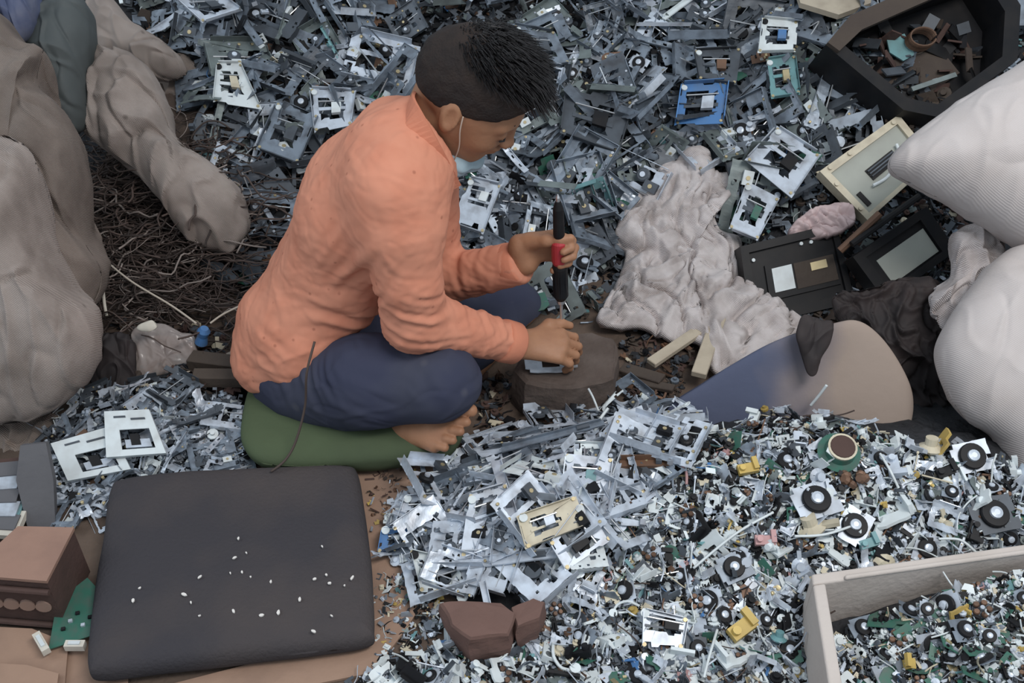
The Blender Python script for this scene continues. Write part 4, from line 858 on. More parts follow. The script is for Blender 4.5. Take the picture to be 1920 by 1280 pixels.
# ------------------------------------------------------------------ scrap: one tree per variant, then plain copies
def rotm(a, b, c): return (Matrix.Rotation(c, 4, 'Z') @ Matrix.Rotation(b, 4, 'Y') @ Matrix.Rotation(a, 4, 'X'))
TM = {}
def tmpl(kind, key, parts):
    """parts: [(part name, MB, label)], the first is the thing itself"""
    TM.setdefault((kind, key), []).append([(nm, mb.mesh(nm), lab) for nm, mb, lab in parts])
class Placer:
    def __init__(s): s.root = {}
    def put(s, kind, key, i, M, label, cat, group):
        L = TM[kind, key]; i %= len(L); k = (kind, key, i)
        if k not in s.root:
            parts = L[i]; r = bpy.data.objects.new(parts[0][0], parts[0][1]); C.objects.link(r); ch = []
            for nm, me, lab in parts[1:]:
                c = bpy.data.objects.new(nm, me); C.objects.link(c); c.parent = r; ch.append(c)
                if lab: c['label'] = lab
            s.root[k] = (r, ch)
        else:
            r0, ch0 = s.root[k]; r = r0.copy(); C.objects.link(r)
            for c0 in ch0: c = c0.copy(); C.objects.link(c); c.parent = r
        r.matrix_world = M; r['label'] = label; r['category'] = cat
        if group: r['group'] = group
        elif 'group' in r: del r['group']
        return r
PL = Placer()
rg = random.Random(21)
def frame_tmpl(m, seed, big=1.0):
    r = random.Random(seed); nx, ny = r.choice([(26, 20), (24, 18), (28, 18), (22, 20)]); msk = np.ones((nx, ny), bool)
    a, b = r.randint(3, 6), nx - r.randint(3, 7); c, d = r.randint(3, 5), ny - r.randint(3, 5); msk[a:b, c:d] = False
    if r.random() < 0.6: x = r.randint(a + 3, b - 4); msk[x:x + 2, c:d] = True
    if r.random() < 0.5: y = r.randint(c + 3, d - 3); msk[a:(a + b) // 2, y:y + 2] = True
    for _ in range(r.randint(1, 4)):     # corner and edge notches
        i = r.choice([0, nx - r.randint(2, 6)]); j = r.choice([0, ny - r.randint(2, 5), r.randint(4, ny - 6)]); msk[i:i + r.randint(2, 6), j:j + r.randint(2, 5)] = False
    if r.random() < 0.35: msk[:, :c - 1] = False
    for _ in range(10):
        i, j = r.randint(1, nx - 2), r.randint(1, ny - 2); msk[i, j] = False
    q = MB(); cs = 0.0050 * big; q.plate(msk, cs, cs, 0.0014, m, warp=0.0025, bend=r.uniform(-0.35, 0.35), seed=seed)
    X, Y = nx * cs / 2, ny * cs / 2
    for (x0, x1, y0, y1) in ((-X, X, -Y, -Y + 0.001), (-X, X, Y - 0.001, Y), (-X, -X + 0.001, -Y, Y), (X - 0.001, X, -Y, Y)):
        if r.random() < 0.75:
            t0, t1 = r.uniform(0, 0.15), r.uniform(0.75, 1)
            if x1 - x0 > y1 - y0: xa, xb = x0 + (x1 - x0) * t0, x0 + (x1 - x0) * t1; ya, yb = y0, y1
            else: ya, yb = y0 + (y1 - y0) * t0, y0 + (y1 - y0) * t1; xa, xb = x0, x1
            h_ = r.uniform(0.008, 0.020); q.box(((xa + xb) / 2, (ya + yb) / 2, h_ / 2), (xb - xa, yb - ya, h_), m)
    for _ in range(5):
        x, y = r.uniform(-X, X) * 0.9, r.choice([-1, 1]) * Y * 0.8; q.lathe([(0.003, 0.001), (0.003, 0.004), (0.0015, 0.0045)], r.choice([m, 'brass', 'steel_light']), Matrix.Translation((x, y, 0)), 8)
    P_ = [('loader_chassis', q, None)]
    if r.random() < 0.8:
        k = MB(); yy = Y * r.uniform(-0.5, 0.5); k.cyl((-X * 0.8, yy, 0.004), (X * 0.8, yy + r.uniform(-0.01, 0.01), 0.004), 0.0016, 'chrome', 6); P_.append(('guide_rod', k, None))
    if r.random() < 0.7:
        k = MB(); M = Matrix.Translation((X * r.uniform(-0.5, 0.5), Y * r.uniform(-0.4, 0.4), 0.001)); k.lathe([(0.013, 0), (0.013, 0.006), (0.010, 0.008)], r.choice(['black_plastic', 'steel_dark']), M, 16); k.lathe([(0.005, 0.008), (0.005, 0.011)], 'steel_light', M, 12); P_.append(('motor', k, None))
    if r.random() < 0.5:
        k = MB(); M = Matrix.Translation((X * r.uniform(-0.6, 0.6), Y * r.uniform(-0.6, 0.6), 0.0)); k.box((0, 0, 0.006), (0.026, 0.018, 0.010), r.choice(['black_plastic', 'steel_dark', 'white_plastic']), M); k.lathe([(0.004, 0.011), (0.004, 0.0125)], 'brass', M, 10); P_.append(('lens_unit', k, None))
    return P_
def bracket_tmpl(m, seed, s=1.0):
    r = random.Random(seed); nx, ny = r.randint(8, 14), r.randint(6, 10); msk = np.zeros((nx, ny), bool); k = r.randint(0, 4)
    if k == 0: msk[:3, :] = True; msk[:, :3] = True
    elif k == 1: msk[:3, :] = True; msk[-3:, :] = True; msk[:, :2] = True
    elif k == 2: msk[:, ny // 2 - 1:ny // 2 + 2] = True; msk[nx // 3:nx // 3 + 3, :] = True
    elif k == 3: msk[:] = True; msk[3:-3, 2:-2] = False; msk[:2, :3] = False
    else: msk[:] = True; msk[nx // 2:, ny // 2:] = False; msk[2:4, 2:4] = False
    msk[r.randint(0, nx - 1), r.randint(0, ny - 1)] = False
    q = MB(); cs = 0.0050 * s; q.plate(msk, cs, cs, 0.0013 * max(s, 0.7), m, warp=0.0035 * s, bend=r.uniform(-0.8, 0.8) * s, seed=seed)
    X, Y = nx * cs / 2, ny * cs / 2; h_ = r.uniform(0.006, 0.02) * s
    q.box((-X + 0.0006, 0, h_ / 2), (0.0012, Y * 1.4, h_), m)
    if r.random() < 0.5: q.box((0, -Y + 0.0006, h_ / 2), (X * 1.2, 0.0012, h_), m)
    if r.random() < 0.5: q.lathe([(0.004 * s, 0.001), (0.004 * s, 0.007 * s), (0.002 * s, 0.008 * s)], r.choice(['steel_light', 'brass', 'black_plastic']), Matrix.Translation((-X * 0.7, Y * 0.2, 0)), 10)
    return [('metal_bracket', q, None)]
def strip_tmpl(m, seed, s=1.0):
    r = random.Random(seed); nx, ny = r.randint(18, 30), r.randint(2, 4); msk = np.ones((nx, ny), bool)
    for _ in range(r.randint(1, 3)): i = r.randint(2, nx - 4); msk[i:i + 2, ny // 2] = False
    if r.random() < 0.5: msk[:r.randint(2, 6), 0] = False
    if r.random() < 0.5: msk[-r.randint(2, 6):, -1] = False
    q = MB(); cs = 0.0045 * s; q.plate(msk, cs, cs, 0.0016, m, warp=0.001, bend=r.uniform(-0.9, 0.9) * s, seed=seed)
    h_ = r.uniform(0.003, 0.009) * s; q.box((0, -ny * cs / 2 + 0.0006, h_ / 2), (nx * cs * 0.9, 0.0012, h_), m)
    if r.random() < 0.4: q.box((nx * cs / 2, 0, h_), (0.0012, ny * cs, h_ * 2), m)
    return [('metal_strip', q, None)]
def arm_tmpl(m, seed, s=1.0):
    r = random.Random(seed); q = MB(); L = r.uniform(0.04, 0.075); w = r.uniform(0.005, 0.009); b = r.uniform(-0.03, 0.03); t = 0.0016
    q.prism([(-L, -w), (-L * 0.2, -w * 0.8), (L * 0.3, -w * 0.8 + b * 0.6), (L, b - w * 0.5), (L, b + w * 0.5), (L * 0.3, b * 0.6 + w * 0.9), (-L * 0.2, w), (-L, w)], 0, t, m)
    q.lathe([(w * 1.5, 0), (w * 1.5, t * 1.6), (w * 0.6, t * 1.6), (w * 0.6, t * 3)], m, Matrix.Translation((-L, 0, 0)), 12); q.box((L * 0.9, b, 0.005), (w * 1.2, w * 1.4, 0.010), m); q.lathe([(0.003, t), (0.003, 0.006)], 'brass', Matrix.Translation((0, 0, 0)), 8)
    return [('metal_lever', q, None)]
def cover_tmpl(m, seed, s=1.0):
    r = random.Random(seed); nx, ny = r.randint(9, 14), r.randint(6, 11); msk = np.ones((nx, ny), bool)
    for _ in range(r.randint(2, 4)): i, j = r.randint(1, nx - 4), r.randint(1, ny - 4); msk[i:i + r.randint(1, 4), j:j + r.randint(1, 3)] = False
    msk[0, :r.randint(1, 3)] = False; msk[-r.randint(1, 3):, -1] = False; q = MB(); q.plate(msk, 0.005, 0.005, 0.0012, m, warp=0.003, bend=r.uniform(-1, 1), seed=seed)
    X, Y = nx * 0.0025, ny * 0.0025; q.box((0, Y, 0.004), (X * 1.6, 0.001, 0.008), m); q.lathe([(0.006, 0.001), (0.006, 0.004), (0.002, 0.0045)], r.choice([m, 'black_plastic']), Matrix.Translation((X * 0.5, -Y * 0.5, 0)), 12)
    return [('metal_plate', q, None)]
def motor_tmpl(m, seed):
    r = random.Random(seed); q = MB(); R_ = r.uniform(0.011, 0.017)
    msk = np.ones((9, 6), bool); msk[0, 0] = msk[0, -1] = msk[8, 2] = False; q.plate(msk, 0.0052, 0.0062, 0.0012, m, seed=seed, warp=0.001)
    a = MB(); a.lathe([(R_, 0.001), (R_, 0.005), (R_ * 0.93, 0.0065), (R_ * 0.5, 0.0068)], 'black_plastic', None, 22)
    b = MB(); b.lathe([(R_ * 0.45, 0.0066), (R_ * 0.42, 0.0095), (R_ * 0.2, 0.0105)], 'steel_light', None, 16)
    return [('spindle_motor', q, None), ('rotor', a, 'black rotor ring'), ('hub', b, 'bright metal hub')]
def gear_tmpl(m, seed):
    r = random.Random(seed); q = MB(); n = r.choice([14, 18, 22]); R_ = r.uniform(0.006, 0.013); pts = []
    for i in range(n):
        for rr, da in ((R_, -0.3), (R_, 0.05), (R_ * 0.86, 0.2), (R_ * 0.86, 0.5)): a = (i + da) * 2 * math.pi / n; pts.append((rr * math.cos(a), rr * math.sin(a)))
    q.prism(pts, 0, 0.003, m); q.lathe([(R_ * 0.5, 0.003), (R_ * 0.5, 0.007), (R_ * 0.25, 0.0072)], m, None, 14); return [('gear_wheel', q, None)]
def board_tmpl(m, seed):
    r = random.Random(seed); q = MB(); x, y = r.uniform(0.018, 0.035), r.uniform(0.012, 0.024)
    q.prism([(-x, -y), (x * 0.6, -y), (x, -y * 0.4), (x, y), (-x * 0.3, y), (-x * 0.4, y * 0.5), (-x, y * 0.5)], 0, 0.0014, m)
    for _ in range(7): q.box((r.uniform(-x, x) * 0.7, r.uniform(-y, y * 0.5) * 0.8, 0.003), (r.uniform(0.003, 0.010), r.uniform(0.003, 0.008), 0.003), r.choice(['black_plastic', 'steel_light', 'cream_plastic', 'black_plastic', 'brass']))
    return [('circuit_board', q, None)]
def moulding_tmpl(m, seed):
    r = random.Random(seed); q = MB(); s = r.uniform(0.008, 0.016); k = r.choice([0, 0, 1, 2, 2, 3])
    if k == 0: q.box((0, 0, s * 0.3), (s * 2, s, s * 0.6), m); q.box((s * 0.8, s * 0.3, s * 0.7), (s * 0.5, s * 1.3, s * 0.5), m); q.lathe([(s * 0.3, 0), (s * 0.3, s)], m, Matrix.Translation((-s * 0.6, 0, 0)), 10)
    elif k == 1: q.lathe([(s * 0.9, 0), (s, s * 0.2), (s * 0.5, s * 0.5), (s * 0.5, s * 1.1)], m, None, 14); q.box((s * 1.1, 0, s * 0.2), (s * 1.4, s * 0.5, s * 0.3), m)
    elif k == 2:
        msk = np.ones((6, 5), bool); msk[2:4, 1:3] = False; msk[0, 4] = msk[5, 0] = msk[5, 1] = False; q.plate(msk, s * 0.45, s * 0.45, s * 0.22, m, warp=s * 0.15, seed=seed); q.box((-s, 0, s * 0.4), (s * 0.25, s * 1.6, s * 0.8), m)
    else: q.tube(catmull([(-s * 1.5, 0, s * 0.3), (-s * 0.5, s * 0.6, s * 0.3), (s * 0.6, s * 0.3, s * 0.5), (s * 1.4, -s * 0.7, s * 0.3)], 10, closed=False), s * 0.14, m, 7); q.lathe([(s * 0.45, 0), (s * 0.45, s * 0.6)], m, Matrix.Translation((-s * 1.4, 0, 0)), 12)
    return [('plastic_fitting', q, None)]
def wire_tmpl(m, seed):
    r = random.Random(seed); q = MB(); pts = [Vector((0, 0, 0))]; a = 0
    for _ in range(5): a += r.uniform(-0.5, 0.5); pts.append(pts[-1] + Vector((math.cos(a), math.sin(a), r.uniform(-0.2, 0.25))) * 0.014)
    c = sum(pts, Vector()) / 6; q.tube(catmull([p - c for p in pts], 14, closed=False), 0.0011, m, 6); return [('wire_offcut', q, None)]
def rod_tmpl(m, seed):
    r = random.Random(seed); q = MB(); L = r.uniform(0.025, 0.05); q.cyl((-L, 0, 0.002), (L, 0, 0.002), 0.0014, m, 7); q.lathe([(0.0028, -L), (0.0028, -L + 0.005)], m, Matrix.Rotation(R(90), 4, 'Y') @ Matrix.Translation((-0.002, 0, 0)), 8); return [('metal_rod', q, None)]
def coil_tmpl(m, seed):
    r = random.Random(seed); q = MB()
    for k in range(5): a = k * 2 * math.pi / 5; q.lathe([(0.0035, 0.002), (0.0045, 0.004), (0.0045, 0.006), (0.0035, 0.008)], m, Matrix.Translation((0.009 * math.cos(a), 0.009 * math.sin(a), 0)), 9)
    q.lathe([(0.013, 0), (0.013, 0.0018)], 'steel_dark', None, 16); q.lathe([(0.003, 0), (0.003, 0.010)], 'steel_light', None, 10); return [('copper_coil', q, None)]
KN = dict(loader_chassis=(frame_tmpl, 'stamped loader chassis', 'chassis'), metal_bracket=(bracket_tmpl, 'bent metal bracket', 'bracket'), metal_strip=(strip_tmpl, 'long metal strip', 'metal strip'),
          metal_lever=(arm_tmpl, 'bent metal lever', 'lever'), metal_plate=(cover_tmpl, 'punched metal plate', 'metal plate'), metal_clip=(lambda m, sd: [('metal_clip', bracket_tmpl(m, sd)[0][1], None)], 'small stamped metal clip', 'clip'), spindle_motor=(motor_tmpl, 'round spindle motor', 'motor'), gear_wheel=(gear_tmpl, 'toothed gear wheel', 'gear'), circuit_board=(board_tmpl, 'small circuit board', 'circuit board'),
          plastic_fitting=(moulding_tmpl, 'small moulded plastic part', 'plastic part'), wire_offcut=(wire_tmpl, 'short wire offcut', 'wire'), metal_rod=(rod_tmpl, 'thin metal rod', 'rod'), copper_coil=(coil_tmpl, 'ring of motor windings', 'coil'))
GN = dict(loader_chassis='loader chassis', metal_box_lid='metal lids')
CN = dict(steel_light='pale silvery', steel_blue='blue-grey', steel_dark='dark grey', steel_green='greenish grey', white_plastic='white', cream_plastic='cream', black_plastic='black', blue_plastic='bright blue', teal_plastic='teal', green_board='green', yellow_plastic='yellow', copper_brown='copper brown', brass='brassy', pink_plastic='pink', chrome='shiny', wire_dark='dark')
def need(kind, m, n):
    while len(TM.get((kind, m), [])) < n: tmpl(kind, m, KN[kind][0](m, 100 + 37 * len(TM.get((kind, m), [])) + sum(map(ord, m + kind)) % 97))
def inpoly(x, y, poly):
    c = False; j = len(poly) - 1
    for i in range(len(poly)):
        (xi, yi), (xj, yj) = poly[i], poly[j]
        if (yi > y) != (yj > y) and x < (xj - xi) * (y - yi) / (yj - yi) + xi: c = not c
        j = i
    return c
def zone(px, py):
    if px > 1560 and py > 1040: return 'inside the white crate'
    if py > 740 and px < 520: return 'left of the green cushion'
    if py > 735:
        if px < 1250 and py < 1110: return 'in the metal pile before the stone'
        if py < 930: return 'along the top of the mound' if px < 1620 else 'at the right end of the mound'
        if px < 1130: return 'at the front near the reddish stone'
        return 'on the mound slope left of the crate' if px < 1500 else 'just behind the white crate'
    if px < 480: return 'beside the pale slumped sack' if py < 300 else 'by the dark cables'
    if px < 800: return "above the boy's back" if py > 130 else "in the heap top left of the boy's hair"
    if px < 1030: return "above the boy's hair" if py < 80 else "below the boy's face"
    if px < 1260: return "right of the boy's hair" if py < 230 else 'between the screwdriver and the torn sack'
    if px < 1560: return 'high up left of the black case' if py < 140 else 'above the torn sack'
    return 'around the black boxes on the right'
SIL = [(790, 20), (1000, 30), (1010, 170), (940, 300), (860, 330), (840, 470), (880, 680), (880, 800), (500, 800), (445, 700), (470, 520), (560, 350), (760, 200)]  # hidden behind the boy
SKIP = []
def surf_rot(p, tilt, yaw_, r):
    e = 0.02; nx_ = -(H(p.x + e, p.y) - H(p.x - e, p.y)) / (2 * e); ny_ = -(H(p.x, p.y + e) - H(p.x, p.y - e)) / (2 * e)
    n = Vector((nx_, ny_, 1)).normalized(); a = r.uniform(0, 6.283); ax = Vector((math.cos(a), math.sin(a), 0))
    q = n.to_track_quat('Z', 'Y').to_matrix().to_4x4(); return Matrix.Rotation(abs(r.gauss(0, tilt)), 4, ax) @ q @ Matrix.Rotation(yaw_, 4, 'Z')
PAL = {}
def scatter(kind, n, poly, cols, tilt=0.35, lift=(0.0, 0.02), sc=(0.85, 1.15), nv=5, yaw=None, base=None, seed=1, place=None):
    r = random.Random(seed * 7919 + sum(map(ord, kind))); names, ws = zip(*cols.items()); xs = [a for a, _ in poly]; ys = [b for _, b in poly]; k = 0; tries = 0; cell = []
    want = n; cand = 6
    while k < n and tries < n * 30:
        tries += 1; best = None
        for _ in range(cand):   # keep pieces of one kind apart
            x, y = r.uniform(min(xs), max(xs)), r.uniform(min(ys), max(ys))
            if not inpoly(x, y, poly) or inpoly(x, y, SIL) or any(inpoly(x, y, q_) for q_ in SKIP): continue
            d = min([(x - a) ** 2 + (y - b) ** 2 for a, b in cell[-400:]], default=1e9)
            if best is None or d > best[0]: best = (d, x, y)
        if best is None: continue
        _, x, y = best; cell.append((x, y)); m = r.choices(names, ws)[0]; need(kind, m, nv)
        p = place(x, y) if place else G(x, y)
        p = p + Vector((0, 0, r.uniform(*lift))); s = r.uniform(*sc)
        rot = surf_rot(p, tilt, (r.uniform(0, 6.283) if yaw is None else r.gauss(*yaw)), r)
        if r.random() < 0.3: rot = rot @ Matrix.Rotation(math.pi, 4, 'X')
        M = Matrix.Translation(p) @ rot @ Matrix.Scale(s, 4)
        z = zone(x, y); desc = f'{CN[m]} {KN[kind][1]} {z}'
        PL.put(kind, m, r.randrange(nv), M, desc, KN[kind][2], f'{CN[m]} {GN.get(kind, kind.replace("_", " ") + "s")} {z}'); k += 1
def fill(name, n, poly, cols, size, label, seed=1, lift=(-0.01, 0.012), place=None, up=0.6):
    r = random.Random(seed); names, ws = zip(*cols.items()); q = MB(); xs = [a for a, _ in poly]; ys = [b for _, b in poly]; k = 0
    for m in names: q.mi(m)
    while k < n:
        x, y = r.uniform(min(xs), max(xs)), r.uniform(min(ys), max(ys))
        if not inpoly(x, y, poly): continue
        k += 1; p = place(x, y) if place else G(x, y); p = p + Vector((0, 0, r.uniform(*lift))); M = Matrix.Translation(p) @ surf_rot(p, up, r.uniform(0, 6.283), r)
        m = r.choices(names, ws)[0]; s = r.uniform(*size); t = r.randint(0, 6)
        if t == 0: q.box((0, 0, 0), (s * 2.4, s * 0.5, s * 0.15), m, M)
        elif t == 1: q.prism([(-s, -s * 0.7), (s * 0.4, -s), (s, 0), (s * 0.3, s * 0.8), (0, s * 0.1), (-s * 0.8, s * 0.5)], 0, s * 0.12, m, M)
        elif t == 2: q.box((0, 0, 0), (s * 1.6, s * 0.3, s * 0.12), m, M); q.box((s * 0.7, s * 0.5, 0), (s * 0.3, s * 1.2, s * 0.12), m, M); q.box((-s * 0.7, s * 0.4, 0.0), (s * 0.3, s * 0.9, s * 0.12), m, M)
        elif t == 3: q.lathe([(s * 0.6, 0), (s * 0.6, s * 0.35), (s * 0.25, s * 0.4), (s * 0.25, s * 0.7)], m, M, 10)
        elif t == 4: q.tube([(-s * 1.3, 0, 0), (-s * 0.3, s * 0.4, s * 0.2), (s * 0.6, s * 0.1, s * 0.1), (s * 1.3, -s * 0.5, 0.1 * s)], s * 0.10, m, 5, M=M)
        elif t == 5: q.prism([(-s, -s * 0.4), (s, -s * 0.4), (s, s * 0.2), (s * 0.4, s * 0.2), (s * 0.4, s * 0.6), (-s * 0.2, s * 0.6), (-s * 0.2, s * 0.1), (-s, s * 0.1)], 0, s * 0.15, m, M)
        else: q.box((0, 0, 0), (s, s * 0.8, s * 0.4), m, M); q.box((0, 0, s * 0.3), (s * 0.5, s * 0.4, s * 0.3), m, M)
    o = q.build(name); tag(o, label, 'scrap bits', kind='stuff'); return o

BACK = [(170, -60), (1960, -60), (1960, 260), (1840, 420), (1780, 560), (1640, 600), (1400, 610), (1200, 640), (1090, 600), (820, 600), (430, 560), (440, 440), (400, 330), (330, 130)]
UPR = [(330, -50), (1600, -50), (1700, 200), (1560, 330), (1400, 440), (1180, 470), (1130, 580), (1010, 600), (840, 560), (430, 540), (470, 430), (400, 300), (370, 120), (280, 60)]
cB = dict(steel_blue=42, steel_dark=28, steel_light=14, steel_green=12, teal_plastic=0.7)
fill('scrap_fragments', 8500, BACK, dict(steel_blue=14, steel_dark=34, steel_light=4, steel_green=8, black_plastic=34, copper_brown=4, white_plastic=1.5, blue_plastic=0.4, teal_plastic=0.8, brass=0.8, wood_dark=5), (0.008, 0.022), 'countless small metal fragments filling the big heap behind the boy', 5)  # mostly black and dark bits, their colour stands in for shaded gaps
SKIP = [[(1160, 400), (1290, 290), (1390, 340), (1340, 440), (1400, 600), (1120, 610)], [(1400, 460), (1570, 430), (1600, 570), (1410, 600)], [(1620, 480), (1740, 400), (1780, 470), (1670, 550)], [(1550, 320), (1680, 230), (1730, 310), (1625, 400)], [(1590, 70), (1870, -50), (1900, 110), (1740, 210)]]
scatter('metal_bracket', 190, UPR, dict(cB, black_plastic=10), tilt=0.6, lift=(0.002, 0.030), sc=(0.9, 1.6), nv=6, seed=3)
scatter('metal_plate', 90, UPR, dict(cB, black_plastic=8), tilt=0.6, lift=(0.002, 0.034), sc=(0.8, 1.5), nv=6, seed=13)
scatter('metal_lever', 75, UPR, cB, tilt=0.5, lift=(0.01, 0.045), sc=(0.7, 1.25), nv=6, seed=14)
scatter('loader_chassis', 200, UPR, cB, tilt=0.6, lift=(0.020, 0.060), sc=(0.75, 1.3), nv=7, seed=2)
scatter('metal_strip', 90, UPR, dict(cB, steel_light=24), tilt=0.45, lift=(0.02, 0.06), sc=(0.7, 1.25), nv=6, seed=4)
scatter('spindle_motor', 35, UPR, dict(steel_blue=5, steel_light=2, steel_green=2), tilt=0.5, lift=(0.02, 0.05), sc=(0.9, 1.3), nv=3, seed=5)
scatter('circuit_board', 36, UPR, dict(green_board=4, copper_brown=3), tilt=0.6, lift=(0.01, 0.045), nv=3, seed=6)
scatter('plastic_fitting', 90, UPR, dict(black_plastic=6, white_plastic=2, steel_light=4, teal_plastic=0.5, blue_plastic=0.3, cream_plastic=0.8), tilt=0.7, lift=(0.02, 0.05), nv=5, seed=7)
MID = [(830, 700), (950, 740), (960, 800), (1150, 770), (1230, 740), (1330, 640), (1300, 600), (1180, 610), (1170, 720), (1130, 760), (930, 790), (880, 700)]
SKIP = []
fill('scrap_fragments', 420, [(880, 700), (960, 700), (955, 790), (1170, 780), (1165, 640), (1310, 650), (1260, 770), (1040, 800), (900, 820)], dict(rust_dark=4, steel_dark=3, wood_dark=4, copper_brown=2, cream_plastic=1, black_plastic=3, steel_blue=1), (0.006, 0.016), 'small dark litter on the floor around the stone block', 8)
BX = [(1560, 200), (1690, 200), (1760, 260), (1680, 420), (1790, 480), (1790, 600), (1620, 600), (1600, 440), (1540, 380)]
fill('scrap_fragments', 500, [(1580, 400), (1800, 380), (1830, 560), (1800, 720), (1700, 700), (1640, 600), (1590, 560)], dict(rust_dark=5, black_plastic=6, steel_dark=3, wood_dark=4, cream_plastic=0.7, pink_plastic=0.5), (0.008, 0.022), 'dark rubbish packed around the black boxes', 9)

# the metal pile in front and the mound of small parts
MET = [(860, 870), (960, 830), (1050, 790), (1110, 765), (1200, 755), (1290, 780), (1260, 880), (1180, 920), (1160, 1010), (1120, 1060), (980, 1090), (860, 1110), (790, 1080), (720, 1040), (740, 960), (800, 910)]
MND = [(1180, 900), (1290, 830), (1400, 790), (1440, 770), (1560, 790), (1640, 810), (1700, 840), (1800, 840), (1880, 870), (1940, 930), (1940, 1030), (1560, 1080), (1515, 1130), (1530, 1290), (640, 1290), (760, 1240), (860, 1190), (980, 1180), (1010, 1120), (1130, 1060), (1160, 980)]
LF2 = [(690, 1080), (790, 1080), (830, 1130), (830, 1190), (700, 1250), (700, 1180)]
cS = dict(steel_light=24, white_plastic=26, steel_blue=12, steel_dark=14, steel_green=10, black_plastic=26, copper_brown=4, yellow_plastic=1.4, cream_plastic=6, green_board=1.6, teal_plastic=2, blue_plastic=1, brass=2, pink_plastic=0.7)
fill('scrap_fragments', 6000, MND, cS, (0.005, 0.0145), 'countless tiny electronic parts making up the mound in front', 11, lift=(-0.006, 0.012))
fill('scrap_fragments', 260, LF2, cS, (0.004, 0.011), 'tiny parts strewn between the dark cushion and the reddish stone', 12, lift=(-0.002, 0.006))
fill('scrap_fragments', 1900, MET, dict(steel_light=40, steel_blue=24, steel_dark=14, white_plastic=12, black_plastic=8, copper_brown=2, blue_plastic=1, yellow_plastic=1), (0.005, 0.016), 'small metal bits under the pile of pale frames in front', 13, lift=(-0.008, 0.012))
cM = dict(steel_light=60, steel_blue=22, white_plastic=12, steel_dark=6)
scatter('metal_plate', 90, MET, cM, tilt=0.5, lift=(0.004, 0.028), sc=(0.6, 1.0), nv=6, seed=21)
scatter('metal_lever', 60, MET, cM, tilt=0.4, lift=(0.008, 0.036), sc=(0.5, 0.95), nv=5, seed=24)
scatter('loader_chassis', 40, MET, cM, tilt=0.4, lift=(0.02, 0.042), sc=(0.65, 1.05), nv=6, seed=20)
scatter('metal_strip', 48, MET, cM, tilt=0.4, lift=(0.012, 0.040), sc=(0.5, 0.9), nv=6, seed=22, yaw=(0.5, 0.7))
scatter('metal_clip', 40, MET, cM, tilt=0.6, lift=(0.01, 0.034), sc=(0.5, 0.9), nv=5, seed=25)
scatter('plastic_fitting', 30, MET, dict(white_plastic=5, blue_plastic=0.6, black_plastic=3), tilt=0.6, lift=(0.01, 0.03), nv=5, seed=23)
MN2 = MND
scatter('metal_clip', 230, MN2, dict(steel_light=45, white_plastic=20, steel_blue=16, steel_dark=12, steel_green=6), tilt=0.65, lift=(0.0, 0.018), sc=(0.4, 0.95), nv=7, seed=30)
scatter('plastic_fitting', 150, MN2, dict(white_plastic=50, black_plastic=34, cream_plastic=7, yellow_plastic=3, teal_plastic=1.5, blue_plastic=1.5, pink_plastic=1, steel_light=10), tilt=0.7, lift=(0.0, 0.016), sc=(0.7, 1.7), nv=8, seed=31)
scatter('spindle_motor', 62, MN2, dict(steel_light=5, steel_blue=3, steel_dark=2), tilt=0.7, lift=(0.004, 0.016), sc=(0.6, 1.1), nv=4, seed=32)
scatter('gear_wheel', 90, MN2, dict(white_plastic=5, black_plastic=6, cream_plastic=2, steel_dark=2), tilt=0.7, lift=(0.002, 0.016), sc=(0.7, 1.3), nv=3, seed=33)
scatter('circuit_board', 34, MN2, dict(green_board=5, copper_brown=2), tilt=0.6, lift=(0.0, 0.012), sc=(0.5, 0.9), nv=4, seed=34)
scatter('metal_rod', 75, MN2, dict(steel_light=5, chrome=3, cream_plastic=1), tilt=0.4, lift=(0.006, 0.018), sc=(0.6, 1.2), nv=3, seed=35)
scatter('wire_offcut', 100, MN2, dict(white_plastic=5, steel_light=3, wire_dark=3, copper_brown=1), tilt=0.5, lift=(0.006, 0.020), sc=(0.6, 1.4), nv=5, seed=36)
scatter('copper_coil', 26, MN2, dict(copper_brown=5), tilt=0.6, lift=(0.0, 0.014), sc=(0.7, 1.1), nv=2, seed=37)
scatter('metal_strip', 35, MN2, dict(steel_light=5, steel_blue=2, steel_dark=2), tilt=0.4, lift=(0.002, 0.018), sc=(0.35, 0.7), nv=4, seed=38)
scatter('metal_lever', 60, MN2, dict(steel_light=5, steel_blue=2, white_plastic=3, black_plastic=2), tilt=0.5, lift=(0.002, 0.018), sc=(0.25, 0.5), nv=4, seed=39)
# crate contents: a heap rising towards the right
def CRZ(x, y):
    p = PZ(x, y, 0.08); a = (p - Vector((A0.x, A0.y, 0))).dot(ux); z = 0.03 + 0.085 * sst(-0.02, 0.20, a) + 0.012 * noise.noise(Vector((p.x * 14, p.y * 14, 0)))
    for _ in range(3): p = PZ(x, y, z); a = (p - Vector((A0.x, A0.y, 0))).dot(ux); z = 0.025 + 0.080 * sst(-0.02, 0.24, a) + 0.012 * noise.noise(Vector((p.x * 14, p.y * 14, 0)))
    return p
CR = [(1562, 1205), (1690, 1150), (1790, 1120), (1860, 1090), (1935, 1075), (1935, 1295), (1585, 1295), (1572, 1240)]
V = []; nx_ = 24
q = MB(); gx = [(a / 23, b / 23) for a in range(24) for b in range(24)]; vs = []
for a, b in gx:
    aa, bb = a * (LX - 0.004) + 0.002, b * (LY - 0.004) + 0.002; p = Vector((A0.x, A0.y, 0)) + ux * aa + uy * bb; z = 0.018 + 0.078 * sst(-0.02, 0.24, aa) * (1 - 0.45 * sst(0.06, 0.0, bb) if bb < 0.06 else 1) + 0.008 * noise.noise(Vector((p.x * 30, p.y * 30, 0))); vs.append((p.x, p.y, z))
